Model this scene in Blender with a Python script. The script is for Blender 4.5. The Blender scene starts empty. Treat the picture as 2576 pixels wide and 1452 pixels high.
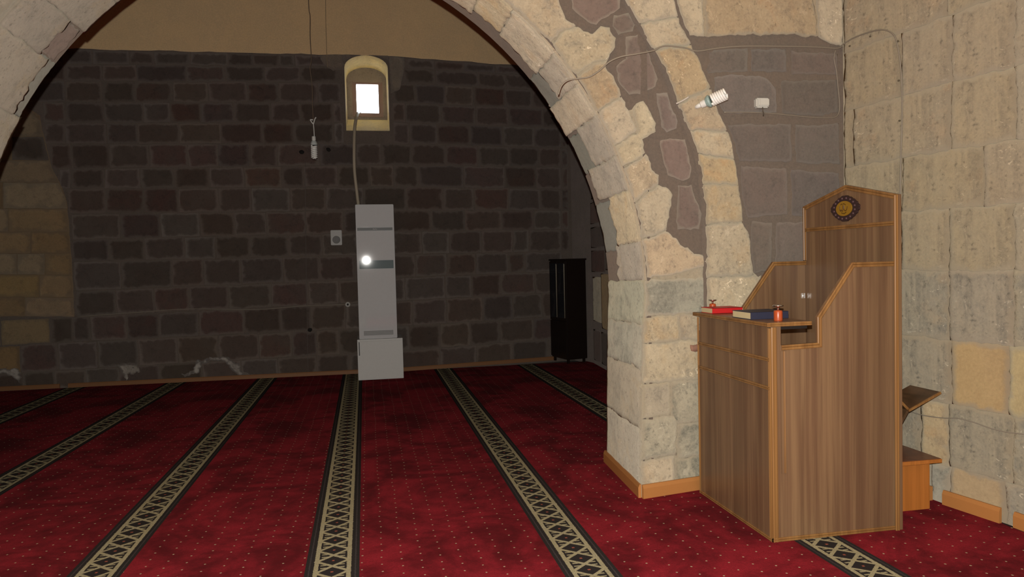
import bpy, bmesh, math, random
from mathutils import Vector, Matrix, noise, geometry
C = bpy.context.scene.collection
SC = bpy.context.scene
random.seed(7)

# ------------------------------------------------------------------ camera
FPX, YAW, PIT, ROL = 1867.4, .191625, -.036887, -.024075
EYE = Vector((0, 0, 1.5)); CX, CY = 1288, 726
Fv = Vector((math.sin(YAW)*math.cos(PIT), math.cos(YAW)*math.cos(PIT), math.sin(PIT)))
_R0 = Vector((math.cos(YAW), -math.sin(YAW), 0)); _U0 = _R0.cross(Fv)
Rv = _R0*math.cos(ROL) + _U0*math.sin(ROL); Uv = -_R0*math.sin(ROL) + _U0*math.cos(ROL)
cam_data = bpy.data.cameras.new('camera'); cam = bpy.data.objects.new('camera', cam_data)
C.objects.link(cam); SC.camera = cam
cam_data.sensor_width = 36; cam_data.lens = FPX/2576*36; cam_data.clip_start = .05
cam.matrix_world = Matrix(((Rv.x, Uv.x, -Fv.x, 0), (Rv.y, Uv.y, -Fv.y, 0), (Rv.z, Uv.z, -Fv.z, 1.5), (0, 0, 0, 1)))

# ------------------------------------------------------------------ light: daylight outside the small window, the camera's flash
wd = bpy.data.worlds.new('daylight'); SC.world = wd; wd.use_nodes = True
wd.node_tree.nodes['Background'].inputs[0].default_value = (.86, .92, 1, 1)
wd.node_tree.nodes['Background'].inputs[1].default_value = 14.0
fl = bpy.data.lights.new('camera_flash', 'POINT'); fl.energy = 520; fl.color = (1, .972, .91); fl.shadow_soft_size = .012
flo = bpy.data.objects.new('camera_flash', fl); flo.location = (-.02, -.02, 1.615); C.objects.link(flo)
SC.view_settings.view_transform = 'Standard'; SC.view_settings.look = 'None'
SC.view_settings.gamma = 1; SC.view_settings.use_curve_mapping = False
SC.view_settings.exposure = 0.68

# ------------------------------------------------------------------ helpers
def ray(x, y): return Fv + Rv*((x-CX)/FPX) - Uv*((y-CY)/FPX)
def hitY(px, py, yf):                 # point of a near frontal wall y = yf(x)
    d = ray(px, py); Y = yf(0)
    for _ in range(14):
        P = EYE + d*(Y/d.y); Y = yf(P.x)
    return Vector((P.x, yf(P.x), P.z))
def hitX(px, py, xf):                 # point of a near sideways wall x = xf(y)
    d = ray(px, py); X = xf(4)
    for _ in range(14):
        P = EYE + d*(X/d.x); X = xf(P.y)
    return Vector((xf(P.y), P.y, P.z))
def lerp(a, b, t): return a + (b-a)*t
def pw(pts):
    def f(x):
        if x <= pts[0][0]: return pts[0][1] + (x-pts[0][0])*(pts[1][1]-pts[0][1])/(pts[1][0]-pts[0][0])
        for (a, b), (c, d) in zip(pts, pts[1:]):
            if x <= c: return b + (x-a)*(d-b)/(c-a)
        (a, b), (c, d) = pts[-2:]
        return d + (x-c)*(d-b)/(c-a)
    return f
def setp(o, label=None, cat=None, group=None, kind=None):
    if label: o['label'] = label
    if cat: o['category'] = cat
    if group: o['group'] = group
    if kind: o['kind'] = kind
    return o
def root(name, loc, label, cat, group=None):
    o = bpy.data.objects.new(name, None); o.location = loc; o.empty_display_size = .1; C.objects.link(o)
    return setp(o, label, cat, group)
def worg(p):
    v = Vector((0, 0, 0))
    while p: v += p.location; p = p.parent
    return v
def mobj(name, vs, fs, m, parent=None, smooth=False, origin=None):
    """one mesh object from world coordinates; its own origin sits at the middle of its base"""
    vs = [Vector(v) for v in vs]
    if origin is None:
        xs = [v.x for v in vs]; ys = [v.y for v in vs]; zs = [v.z for v in vs]
        origin = Vector(((min(xs)+max(xs))/2, (min(ys)+max(ys))/2, min(zs)))
    origin = Vector(origin)
    me = bpy.data.meshes.new(name)
    me.from_pydata([v-origin for v in vs], [], fs)
    me.validate()
    ms = m if isinstance(m, (list, tuple)) else [m]
    for q in ms: me.materials.append(q)
    if smooth:
        for p in me.polygons: p.use_smooth = True
    o = bpy.data.objects.new(name, me); C.objects.link(o)
    o.location = origin - worg(parent)
    if parent: o.parent = parent
    return o
def bmo(name, bm, m, parent=None, smooth=False):
    bmesh.ops.recalc_face_normals(bm, faces=bm.faces)
    vs = [v.co.copy() for v in bm.verts]; bm.verts.index_update()
    fs = [[v.index for v in f.verts] for f in bm.faces]; bm.free()
    return mobj(name, vs, fs, m, parent, smooth)
def bbox(bm, x0, x1, y0, y1, z0, z1, bev=0, rot=None):
    r = bmesh.ops.create_cube(bm, size=1)['verts']
    c = Vector(((x0+x1)/2, (y0+y1)/2, (z0+z1)/2))
    for v in r: v.co = Vector((v.co.x*(x1-x0), v.co.y*(y1-y0), v.co.z*(z1-z0))) + c
    if bev:
        es = {e for v in r for e in v.link_edges}
        bmesh.ops.bevel(bm, geom=list(es), offset=bev, segments=2, affect='EDGES', clamp_overlap=True)
    return bm
def box(name, x0, x1, y0, y1, z0, z1, m, parent=None, bev=.002):
    return bmo(name, bbox(bmesh.new(), x0, x1, y0, y1, z0, z1, bev), m, parent)
def tube_geo(pts, r, n=8, cap=True):
    pts = [Vector(p) for p in pts]; vs = []; fs = []
    up = Vector((0, 0, 1)); prev = None
    for i, p in enumerate(pts):
        t = (pts[min(i+1, len(pts)-1)] - pts[max(i-1, 0)]).normalized()
        if prev is None:
            a = t.orthogonal().normalized()
        else:
            a = (prev - t*prev.dot(t)).normalized()
        prev = a; b = t.cross(a)
        rr = r(i/(len(pts)-1)) if callable(r) else r
        for k in range(n):
            an = 2*math.pi*k/n
            vs.append(p + (a*math.cos(an) + b*math.sin(an))*rr)
    for i in range(len(pts)-1):
        for k in range(n):
            k2 = (k+1) % n
            fs.append([i*n+k, i*n+k2, (i+1)*n+k2, (i+1)*n+k])
    if cap:
        fs.append(list(range(n))[::-1]); fs.append([(len(pts)-1)*n+k for k in range(n)])
    return vs, fs
def tube(name, pts, r, m, parent=None, n=8):
    vs, fs = tube_geo(pts, r, n)
    return mobj(name, vs, fs, m, parent, True)
def smooth_pts(pts, k=6):
    pts = [Vector(p) for p in pts]; out = []
    for i in range(len(pts)-1):
        a = pts[max(i-1, 0)]; b = pts[i]; c = pts[i+1]; d = pts[min(i+2, len(pts)-1)]
        for j in range(k):
            t = j/k
            out.append(.5*((2*b) + (c-a)*t + (2*a-5*b+4*c-d)*t*t + (3*b-a-3*c+d)*t**3))
    out.append(pts[-1]); return out
def lathe(name, cx, cy, prof, m, parent=None, n=24):
    vs = []; fs = []
    for r, z in prof:
        for k in range(n):
            a = 2*math.pi*k/n; vs.append((cx+r*math.cos(a), cy+r*math.sin(a), z))
    for i in range(len(prof)-1):
        for k in range(n):
            k2 = (k+1) % n; fs.append([i*n+k, i*n+k2, (i+1)*n+k2, (i+1)*n+k])
    fs.append(list(range(n))[::-1]); fs.append([(len(prof)-1)*n+k for k in range(n)])
    o = mobj(name, vs, fs, m, parent, False)
    for p in o.data.polygons: p.use_smooth = len(p.vertices) == 4
    return o
def prism(name, poly, ax, d0, d1, m, parent=None, bev=0):
    """extrude a polygon. ax 'x': poly is (y, z), 'y': poly is (x, z), 'z': poly is (x, y)"""
    def P(a, b, d): return {'x': (d, a, b), 'y': (a, d, b), 'z': (a, b, d)}[ax]
    bm = bmesh.new()
    f = bm.faces.new([bm.verts.new(P(a, b, d0)) for a, b in poly])
    r = bmesh.ops.extrude_face_region(bm, geom=[f])
    off = Vector(P(0, 0, d1-d0))
    for v in r['geom']:
        if isinstance(v, bmesh.types.BMVert): v.co += off
    if bev: bmesh.ops.bevel(bm, geom=list(bm.edges), offset=bev, segments=1, affect='EDGES', clamp_overlap=True)
    return bmo(name, bm, m, parent)
def ragged(poly, seg=.03, amp=.012, seed=0, fine=.4):
    """resample a closed outline and wear it with one field of noise, so that neighbours keep fitting each other"""
    out = []; n = len(poly); seg = seg*.62
    for i in range(n):
        a = Vector((poly[i][0], poly[i][1], 0)); b = Vector((poly[(i+1) % n][0], poly[(i+1) % n][1], 0))
        k = max(1, int((b-a).length/seg))
        for j in range(k):
            p = a.lerp(b, j/k); d = [0, 0]
            for q in (0, 1):
                o = Vector((0, 0, 11.3*q))
                d[q] = noise.noise(p*8+o)*1.2 + noise.noise(p*27+o)*1.0 + noise.noise(p*70+o)*fine*1.6
            out.append((p.x+d[0]*amp, p.y+d[1]*amp))
    return out

# ------------------------------------------------------------------ materials
class NT:
    def __init__(s, name, rough=.8, spec=.3):
        s.m = bpy.data.materials.new(name); s.m.use_nodes = True; s.t = s.m.node_tree
        s.b = s.t.nodes['Principled BSDF']; s.b.inputs['Roughness'].default_value = rough
        s.b.inputs['Specular IOR Level'].default_value = spec
    def n(s, ty, **k):
        q = s.t.nodes.new(ty)
        for a, v in k.items(): setattr(q, a, v)
        return q
    def L(s, a, b): s.t.links.new(a, b)
    def M(s, op, a, b=None, c=None):
        q = s.n('ShaderNodeMath', operation=op)
        for i, v in enumerate((a, b, c)):
            if v is None: continue
            if isinstance(v, (int, float)): q.inputs[i].default_value = v
            else: s.L(v, q.inputs[i])
        return q.outputs[0]
    def coord(s, kind='Object', scale=(1, 1, 1), rnd=True):
        tc = s.n('ShaderNodeTexCoord'); mp = s.n('ShaderNodeMapping'); mp.inputs['Scale'].default_value = scale
        s.L(tc.outputs[kind], mp.inputs[0])
        if rnd:
            oi = s.n('ShaderNodeObjectInfo'); cb = s.n('ShaderNodeCombineXYZ')
            r = s.M('MULTIPLY', oi.outputs['Random'], 37.0)
            s.L(r, cb.inputs[0]); s.L(s.M('MULTIPLY', r, 1.7), cb.inputs[1]); s.L(r, cb.inputs[2]); s.L(cb.outputs[0], mp.inputs['Location'])
        return mp.outputs[0]
    def noise(s, co, scale, detail=4, rough=.6, dist=0):
        q = s.n('ShaderNodeTexNoise'); q.inputs['Scale'].default_value = scale; q.inputs['Detail'].default_value = detail
        q.inputs['Roughness'].default_value = rough; q.inputs['Distortion'].default_value = dist
        if co is not None: s.L(co, q.inputs['Vector'])
        return q.outputs['Fac']
    def step(s, v, lo, hi):
        q = s.n('ShaderNodeMapRange'); q.interpolation_type = 'SMOOTHSTEP'
        q.inputs['From Min'].default_value = lo; q.inputs['From Max'].default_value = hi
        s.L(v, q.inputs['Value']); return q.outputs[0]
    def mix(s, f, a, b, mode='MIX'):
        q = s.n('ShaderNodeMix', data_type='RGBA', blend_type=mode)
        for i, v in ((0, f), (6, a), (7, b)):
            if isinstance(v, (int, float)): q.inputs[i].default_value = v
            elif isinstance(v, tuple): q.inputs[i].default_value = (*v, 1)
            else: s.L(v, q.inputs[i])
        return q.outputs[2]
    def bump(s, h, strength=.4, dist=.01):
        q = s.n('ShaderNodeBump'); q.inputs['Strength'].default_value = strength; q.inputs['Distance'].default_value = dist
        s.L(h, q.inputs['Height']); s.L(q.outputs[0], s.b.inputs['Normal'])
    def col(s, c):
        if isinstance(c, tuple): s.b.inputs['Base Color'].default_value = (*c, 1)
        else: s.L(c, s.b.inputs['Base Color'])
        return s.m
def srgb(r, g, b, k=1.0):
    f = lambda c: ((c/255+.055)/1.055)**2.4 if c > 10 else c/255/12.92
    return (f(r)*k, f(g)*k, f(b)*k)
def plain(name, c, rough=.5, spec=.4, metal=0, bump=0):
    t = NT(name, rough, spec); t.b.inputs['Metallic'].default_value = metal
    co = t.coord(rnd=False); f = t.noise(co, 30, 3)
    k = t.mix(t.M('MULTIPLY', f, .25), c, tuple(x*.7 for x in c))
    if bump: t.bump(f, .3, bump)
    return t.col(k)
def stone(name, a, b, dark, fleck=.0, streak=False, var=.25, pits=.5, bumpd=.012, edge=None, grain=60, stain=None, rc=True, hue=.02, sat=.3, warm=None, mot=1.0):
    """weathered stone: two body tones, mottling, pits, lime flecks and tool streaks"""
    t = NT(name, .95, .08); t.b.inputs['Diffuse Roughness'].default_value = 1.0; co = t.coord('Object', (1, 1, 1), rc)
    cs = t.coord('Object', (5, 5, .45), rc)
    big = t.noise(co, 2.6, 5, .62, .4); mid = t.noise(co, 9, 6, .72, .3); fine = t.noise(co, grain, 4, .75)
    rough_ = t.noise(co, 26, 5, .7)
    c = t.mix(t.step(big, .36, .62), a, b)
    c = t.mix(t.M('MULTIPLY', t.step(mid, .48, .70), .75*mot), c, dark)
    c = t.mix(t.M('MULTIPLY', t.step(mid, .46, .26), .5*mot), c, tuple(min(1, x*1.28) for x in b))
    c = t.mix(t.M('MULTIPLY', t.step(rough_, .52, .72), .55*mot), c, dark)
    if warm:
        wn = t.noise(co, 4.2, 4, .6, .5); c = t.mix(t.M('MULTIPLY', t.step(wn, .54, .68), .55), c, warm)
    if streak:
        sn = t.noise(cs, 3.2, 5, .6)
        c = t.mix(t.M('MULTIPLY', t.step(sn, .48, .66), .6), c, dark)
        c = t.mix(t.M('MULTIPLY', t.step(sn, .46, .30), .45), c, tuple(min(1, x*1.22) for x in a))
    if stain:
        st = t.noise(co, 1.7, 5, .7, .6); c = t.mix(t.M('MULTIPLY', t.step(st, .50, .62), .85), c, stain)
    pn = t.noise(co, grain*.55, 3, .6)
    c = t.mix(t.M('MULTIPLY', t.step(pn, .58, .70), pits), c, tuple(x*.5 for x in dark))
    c = t.mix(t.M('MULTIPLY', t.step(fine, .35, .7), .4), c, tuple(min(1, x*1.3) for x in a))
    if fleck:
        fn = t.noise(t.coord('Object', (1, 1, 1.5), rc), 24, 4, .6, 1.4); mk = t.noise(co, 2.2, 3, .6)
        thr = t.M('SUBTRACT', fn, t.M('MULTIPLY', t.M('SUBTRACT', .62, mk), .45))
        c = t.mix(t.M('MULTIPLY', t.step(thr, .61, .67), fleck), c, tuple(min(1, x*1.5+.06) for x in a))
        lp = t.noise(co, 6.5, 6, .72, 1.6)
        c = t.mix(t.M('MULTIPLY', t.step(lp, .60, .66), fleck*.55), c, tuple(min(1, x*1.3+.03) for x in a))
    if edge:
        at = t.n('ShaderNodeAttribute', attribute_name='edge')
        en = t.M('ADD', at.outputs['Fac'], t.M('MULTIPLY', t.M('SUBTRACT', t.noise(co, 9, 5, .7), .5), 1.6))
        c = t.mix(t.M('MULTIPLY', t.step(en, .25, .95), .85), c, edge)
    oi = t.n('ShaderNodeObjectInfo')
    hv = t.n('ShaderNodeHueSaturation'); t.L(c, hv.inputs['Color'])
    t.L(t.M('ADD', t.M('MULTIPLY', oi.outputs['Random'], var), 1-var/2), hv.inputs['Value'])
    h2 = t.M('FRACT', t.M('MULTIPLY', oi.outputs['Random'], 7.31))
    t.L(t.M('ADD', t.M('MULTIPLY', h2, hue), .5-hue/2), hv.inputs['Hue'])
    t.L(t.M('ADD', t.M('MULTIPLY', t.M('FRACT', t.M('MULTIPLY', oi.outputs['Random'], 13.7)), sat), 1-sat/2), hv.inputs['Saturation'])
    hgt = t.M('ADD', t.M('MULTIPLY', mid, 1.0), t.M('MULTIPLY', fine, .45))
    t.bump(hgt, .7, bumpd)
    return t.col(hv.outputs[0])

M_basalt = stone('dark_basalt', (.098, .074, .063), (.106, .085, .073), (.070, .058, .051), var=.30, pits=.2, edge=(.160, .132, .116), bumpd=.004, sat=.35, mot=.8)
M_basalt_red = stone('reddish_basalt', (.110, .072, .062), (.098, .076, .066), (.066, .050, .046), var=.3, pits=.2, edge=(.150, .124, .108), bumpd=.004)
M_mortar = stone('grey_mortar', (.158, .130, .114), (.138, .116, .100), (.105, .088, .078), var=0, pits=.15, bumpd=.003, mot=.5)
M_tan_far = stone('tan_sandstone', (.285, .205, .120), (.255, .190, .115), (.19, .14, .09), var=.2, pits=.2, edge=(.20, .15, .10), bumpd=.004, hue=.01)
M_tan_mortar = stone('tan_mortar', (.21, .16, .105), (.19, .145, .10), (.16, .12, .085), var=0, pits=.1, bumpd=.003)
M_plaster = stone('ochre_plaster', (.68, .47, .25), (.64, .45, .25), (.60, .42, .23), var=0, pits=.04, bumpd=.001, mot=.5)
M_niche = stone('yellow_plaster', (.66, .52, .20), (.58, .47, .22), (.44, .36, .2), var=0, pits=.1, bumpd=.002)
E1 = (.36, .315, .235)
M_pale = stone('pale_limestone', (.44, .375, .265), (.40, .335, .23), (.27, .235, .175), fleck=.9, var=.12, mot=1.3, hue=.008, sat=.2, edge=E1, bumpd=.010, warm=(.42, .31, .18))
M_tanst = stone('golden_limestone', (.415, .335, .220), (.375, .295, .190), (.255, .205, .145), fleck=.8, var=.12, mot=1.3, hue=.008, sat=.2, warm=(.42, .28, .16), edge=E1, bumpd=.008)
M_stain = stone('damp_stained_limestone', (.37, .335, .25), (.33, .30, .225), (.20, .19, .15), stain=(.17, .168, .135), mot=1.4, fleck=.9, var=.06, edge=E1, bumpd=.012, hue=.006, sat=.1)
M_grey = stone('grey_limestone', (.335, .30, .235), (.365, .32, .245), (.235, .21, .17), warm=(.37, .30, .20), mot=1.2, hue=.008, sat=.2, fleck=.5, var=.14, grain=75, edge=E1, bumpd=.008)
M_green = stone('greenish_lime_render', (.31, .30, .235), (.36, .33, .255), (.22, .21, .17), stain=(.185, .180, .145), mot=1.3, fleck=.7, var=.08, edge=E1, bumpd=.006)
E2 = (.31, .265, .19)
M_wall = stone('streaked_limestone', (.315, .262, .175), (.285, .245, .175), (.20, .170, .125), fleck=.6, streak=True, var=.04, warm=(.33, .24, .15), rc=False, hue=.008, sat=.1, edge=E2, bumpd=.006)
M_wall2 = stone('stained_limestone', (.30, .262, .19), (.265, .240, .185), (.16, .148, .12), fleck=.9, streak=True, var=.05, warm=(.33, .25, .16), stain=(.18, .172, .145), rc=False, hue=.008, sat=.1, edge=E2, bumpd=.008)
M_yellow = stone('yellow_sandstone', (.38, .295, .165), (.355, .275, .16), (.32, .24, .135), fleck=.0, var=.06, pits=.15, edge=E2, bumpd=.004)
M_jam = stone('joint_mortar', (.33, .285, .205), (.36, .305, .22), (.25, .22, .165), var=0, fleck=.3, bumpd=.004)
M_brown = stone('brown_render', (.160, .130, .106), (.145, .122, .103), (.12, .102, .087), var=0, pits=.15, bumpd=.003, mot=.5)
M_browns = stone('brown_stone', (.185, .140, .120), (.205, .165, .14), (.13, .11, .095), var=.2, pits=.25, edge=(.255, .22, .18), bumpd=.004)
M_dgrey = stone('grey_brown_block', (.165, .135, .115), (.150, .130, .112), (.12, .105, .092), var=.2, pits=.2, edge=(.185, .160, .138), bumpd=.004)
M_trimw = plain('orange_beech', (.46, .20, .06), .45); M_trimf = plain('old_orange_skirting', (.24, .11, .045), .6)
M_white = stone('pale_mortar_smear', (.44, .41, .37), (.30, .27, .24), (.17, .15, .13), var=.2, edge=(.13, .11, .10), bumpd=.006)
M_cable = plain('grey_cable', (.27, .235, .185), .6)
M_cabled = plain('dark_cable', (.10, .08, .06), .6)

# ------------------------------------------------------------------ surfaces of the room
yb = pw([(-6, 10.56), (.4, 10.43), (3.05, 10.86)])                       # back wall
yf = pw([(-6, 4.38), (1.657, 4.38), (2.12, 4.47), (3.3, 4.66)])          # near face of the arch wall
yr = lambda x: yf(x) - .05                                               # outer order of the arch, nearer
xr = pw([(-3, 3.62), (2.6, 3.50), (3.30, 3.415), (3.80, 3.322), (4.62, 3.235)])   # right wall as x(y)

def add_edge_attr(o, vals):
    a = o.data.attributes.new('edge', 'FLOAT', 'POINT')
    for i, v in enumerate(vals): a.data[i].value = v
def inside(p, poly):
    x, y = p; c = False; n = len(poly); j = n-1
    for i in range(n):
        xi, yi = poly[i]; xj, yj = poly[j]
        if (yi > y) != (yj > y) and x < (xj-xi)*(y-yi)/(yj-yi)+xi: c = not c
        j = i
    return c
def dist_poly(p, poly):
    x, y = p; best = 9.0; n = len(poly)
    for i in range(n):
        ax, ay = poly[i-1]; bx, by = poly[i]; dx, dy = bx-ax, by-ay; L = dx*dx+dy*dy
        t = 0 if L < 1e-12 else max(0, min(1, ((x-ax)*dx+(y-ay)*dy)/L))
        d = (x-ax-t*dx)**2 + (y-ay-t*dy)**2
        if d < best: best = d
    return math.sqrt(best)
def wallpiece(name, poly, surf, h, m, parent, inset=.02, relief=.004, g=.028, flat=False, drop=.78):
    """a stone lying in a wall. poly in wall coordinates (u, z); surf(u, z, h) gives the world point at height h above the wall.
    The face is a triangulated patch with worn edges and real unevenness that runs on from stone to stone."""
    n = len(poly)
    area = sum(poly[i][0]*poly[(i+1) % n][1]-poly[(i+1) % n][0]*poly[i][1] for i in range(n))
    if area < 0: poly = poly[::-1]
    us = [p[0] for p in poly]; zs = [p[1] for p in poly]
    if flat: g = max(g, .05)
    pts = [tuple(p) for p in poly]
    u = min(us)+g*.5; row = 0
    while u < max(us):
        z = min(zs)+g*.5*(1 if row % 2 else .5)
        while z < max(zs):
            q = (u + g*.25*noise.noise(Vector((u*90, z*90, 1))), z + g*.25*noise.noise(Vector((u*90, z*90, 9))))
            if inside(q, poly) and dist_poly(q, poly) > g*.42: pts.append(q)
            z += g
        u += g; row += 1
    res = geometry.delaunay_2d_cdt([Vector(p) for p in pts], [], [list(range(n))], 1, 1e-6)
    V2, F = res[0], [list(f) for f in res[2]]
    on_edge = [dist_poly((v[0], v[1]), poly) for v in V2]
    vs = []; ed = []
    for v, d in zip(V2, on_edge):
        rel = relief*(noise.noise(Vector((v[0]*5, v[1]*5, 3)))*1.6 + noise.noise(Vector((v[0]*14, v[1]*14, 8)))*1.0 + noise.noise(Vector((v[0]*34, v[1]*34, 8)))*.5)
        k = min(1, d/(g*.9)); hh = h*(drop + (1-drop)*k) + rel*(.5+.5*k)
        vs.append(surf(v[0], v[1], max(.001, hh))); ed.append(max(0.0, 1-d/max(inset, 1e-4)))
    nb = len(vs); cnt = {}
    for f in F:
        for a, b in zip(f, f[1:]+f[:1]): cnt[(a, b)] = 1
    rim = {}
    for (a, b) in list(cnt):
        if (b, a) not in cnt:
            for q in (a, b):
                if q not in rim:
                    rim[q] = len(vs); vs.append(surf(V2[q][0], V2[q][1], -.012)); ed.append(1.0)
            F.append([b, a, rim[a], rim[b]])
    o = mobj(name, vs, F, m, parent, True); add_edge_attr(o, ed)
    for p in o.data.polygons: p.use_smooth = len(p.vertices) == 3
    return o
def surfY(f): return lambda u, z, h: Vector((u, f(u)-h, z))
def surfX(f): return lambda u, z, h: Vector((f(u)-h, u, z))

# ---- floor and carpet
floor = mobj('floor', [(-6.2, -3.2, -.03), (3.9, -3.2, -.03), (3.9, 11.4, -.03), (-6.2, 11.4, -.03), (-6.2, -3.2, -.2), (3.9, -3.2, -.2), (3.9, 11.4, -.2), (-6.2, 11.4, -.2)],
             [[0, 1, 2, 3], [7, 6, 5, 4], [0, 4, 5, 1], [1, 5, 6, 2], [2, 6, 7, 3], [3, 7, 4, 0]], plain('grey_screed', (.2, .19, .18), .9))
setp(floor, 'grey screed floor under the carpet', kind='structure')
def carpet_field_mat():
    t = NT('red_wool_pile', 1, .0); t.b.inputs['Sheen Weight'].default_value = .013; co = t.coord('Object', (1, 1, 1), False)
    uv = t.n('ShaderNodeUVMap'); sp = t.n('ShaderNodeSeparateXYZ'); t.L(uv.outputs[0], sp.inputs[0])
    wob = t.noise(uv.outputs[0], 3, 2)
    u = t.M('ADD', t.M('DIVIDE', sp.outputs[0], .098), t.M('MULTIPLY', wob, .35)); v = t.M('DIVIDE', sp.outputs[1], .09)
    ui = t.M('FLOOR', u); par = t.M('MULTIPLY', t.M('MODULO', t.M('ABSOLUTE', ui), 2), .5)
    du = t.M('MULTIPLY', t.M('SUBTRACT', t.M('FRACT', u), .5), .098)
    dv = t.M('MULTIPLY', t.M('SUBTRACT', t.M('FRACT', t.M('ADD', v, par)), .5), .09)
    d = t.M('SQRT', t.M('ADD', t.M('MULTIPLY', du, du), t.M('MULTIPLY', dv, dv)))
    jit = t.M('MULTIPLY', t.noise(uv.outputs[0], 60, 2), .004)
    dot = t.step(t.M('ADD', d, jit), .0080, .0056)
    n1 = t.noise(co, 1.7, 5, .62, .9); n2 = t.noise(co, 7, 4, .65); n3 = t.noise(co, 160, 2, .6)
    mm = t.M('ADD', t.M('MULTIPLY', n1, .7), t.M('MULTIPLY', n2, .3))
    c = t.mix(t.step(mm, .38, .62), (.105, .0060, .0095), (.30, .0165, .028))
    c = t.mix(t.M('MULTIPLY', t.step(n3, .3, .7), .35), c, (.09, .004, .007))
    c = t.mix(t.M('MULTIPLY', dot, .9), c, (.52, .44, .30))
    t.bump(t.M('ADD', n3, t.M('MULTIPLY', n2, 1.5)), .5, .006)
    return t.col(c)
def carpet_border_mat():
    t = NT('lattice_wool_border', 1, .0); co = t.coord('Object', (1, 1, 1), False)
    uv = t.n('ShaderNodeUVMap'); sp = t.n('ShaderNodeSeparateXYZ'); t.L(uv.outputs[0], sp.inputs[0])
    wig = t.M('MULTIPLY', t.M('SUBTRACT', t.noise(uv.outputs[0], 45, 2), .5), .008)
    a = t.M('ADD', t.M('ABSOLUTE', sp.outputs[0]), wig); P = .142
    fr = t.M('FRACT', t.M('DIVIDE', sp.outputs[1], P))
    tri = t.M('MULTIPLY', t.M('ABSOLUTE', t.M('SUBTRACT', fr, .5)), 2)
    z = t.M('MULTIPLY', tri, .080)
    s1 = t.step(t.M('ABSOLUTE', t.M('SUBTRACT', a, z)), .0165, .0125)
    s2 = t.step(t.M('ABSOLUTE', t.M('SUBTRACT', a, .080)), .0125, .0095)
    fr2 = t.M('ABSOLUTE', t.M('SUBTRACT', fr, .5))                       # short bars by the crossings
    b1 = t.M('MULTIPLY', t.step(t.M('ABSOLUTE', t.M('SUBTRACT', a, .045)), .016, .013), t.step(t.M('ABSOLUTE', t.M('SUBTRACT', fr2, .12)), .05, .035))
    pat = t.M('MAXIMUM', t.M('MAXIMUM', s1, s2), t.M('MULTIPLY', b1, .9))
    gauge = t.step(t.M('ABSOLUTE', t.M('SUBTRACT', a, .112)), .005, .002)
    n3 = t.noise(co, 170, 2, .6)
    c = t.mix(gauge, (.034, .030, .030), (.066, .058, .060))
    c = t.mix(pat, c, t.mix(t.noise(co, 12, 3), (.40, .35, .19), (.44, .41, .29)))
    # red knot in the middle of every lozenge
    f0 = t.M('MINIMUM', fr, t.M('SUBTRACT', 1.0, fr))
    rd = t.M('MULTIPLY', t.step(a, .008, .005), t.step(f0, .055, .035))
    c = t.mix(rd, c, (.42, .12, .08))
    c = t.mix(t.M('MULTIPLY', t.step(n3, .35, .7), .35), c, (.03, .026, .022), 'MIX')
    t.bump(n3, .5, .005)
    return t.col(c)
M_field = carpet_field_mat(); M_border = carpet_border_mat()
carpet = root('carpet', (0, 4, 0), 'deep red wall-to-wall carpet dotted with cream and crossed by lattice borders', 'carpet')
stripes = [(-4.93, 0), (-3.76, 0), (-2.71, .0255-.008), (-1.37, 0), (-.20, -.0043), (1.008, 0), (2.285, -.011), (3.50, 0)]
def sx(i, y): return stripes[i][0] + stripes[i][1]*(y - (0 if i != 6 else 3.3))
Y0, Y1, HW = -2.9, 10.48, .132
def carpet_part(name, m, L0, L1, uvf):
    ny = 30; vs = []; fs = []; uvs = []
    for j in range(ny+1):
        y = lerp(Y0, Y1, j/ny)
        for x in (L0(y), L1(y)):
            vs.append((x, y, 0.0)); uvs.append(uvf(x, y, x == L0(y)))
    nb = len(vs)
    vs += [(v[0], v[1], -.028) for v in vs]
    for j in range(ny): fs.append([2*j, 2*j+1, 2*j+3, 2*j+2])
    for j in range(ny):
        fs.append([2*j, 2*j+2, nb+2*j+2, nb+2*j]); fs.append([2*j+3, 2*j+1, nb+2*j+1, nb+2*j+3])
    o = mobj(name, vs, fs, m, carpet)
    ul = o.data.uv_layers.new(name='UVMap')
    for lp in o.data.loops: ul.data[lp.index].uv = uvs[lp.vertex_index % nb]
    return o
for i in range(len(stripes)):
    lo = (lambda y, i=i: sx(i, y)-HW); hi = (lambda y, i=i: sx(i, y)+HW)
    carpet_part('border_strip', M_border, lo, hi, lambda x, y, first: (-HW if first else HW, y))
    if i+1 < len(stripes):
        carpet_part('red_field', M_field, hi, (lambda y, i=i: sx(i+1, y)-HW), lambda x, y, first: (x+10, y+10))
carpet_part('red_field', M_field, lambda y: -6.0, lambda y: sx(0, y)-HW, lambda x, y, first: (x+10, y+10))

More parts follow.
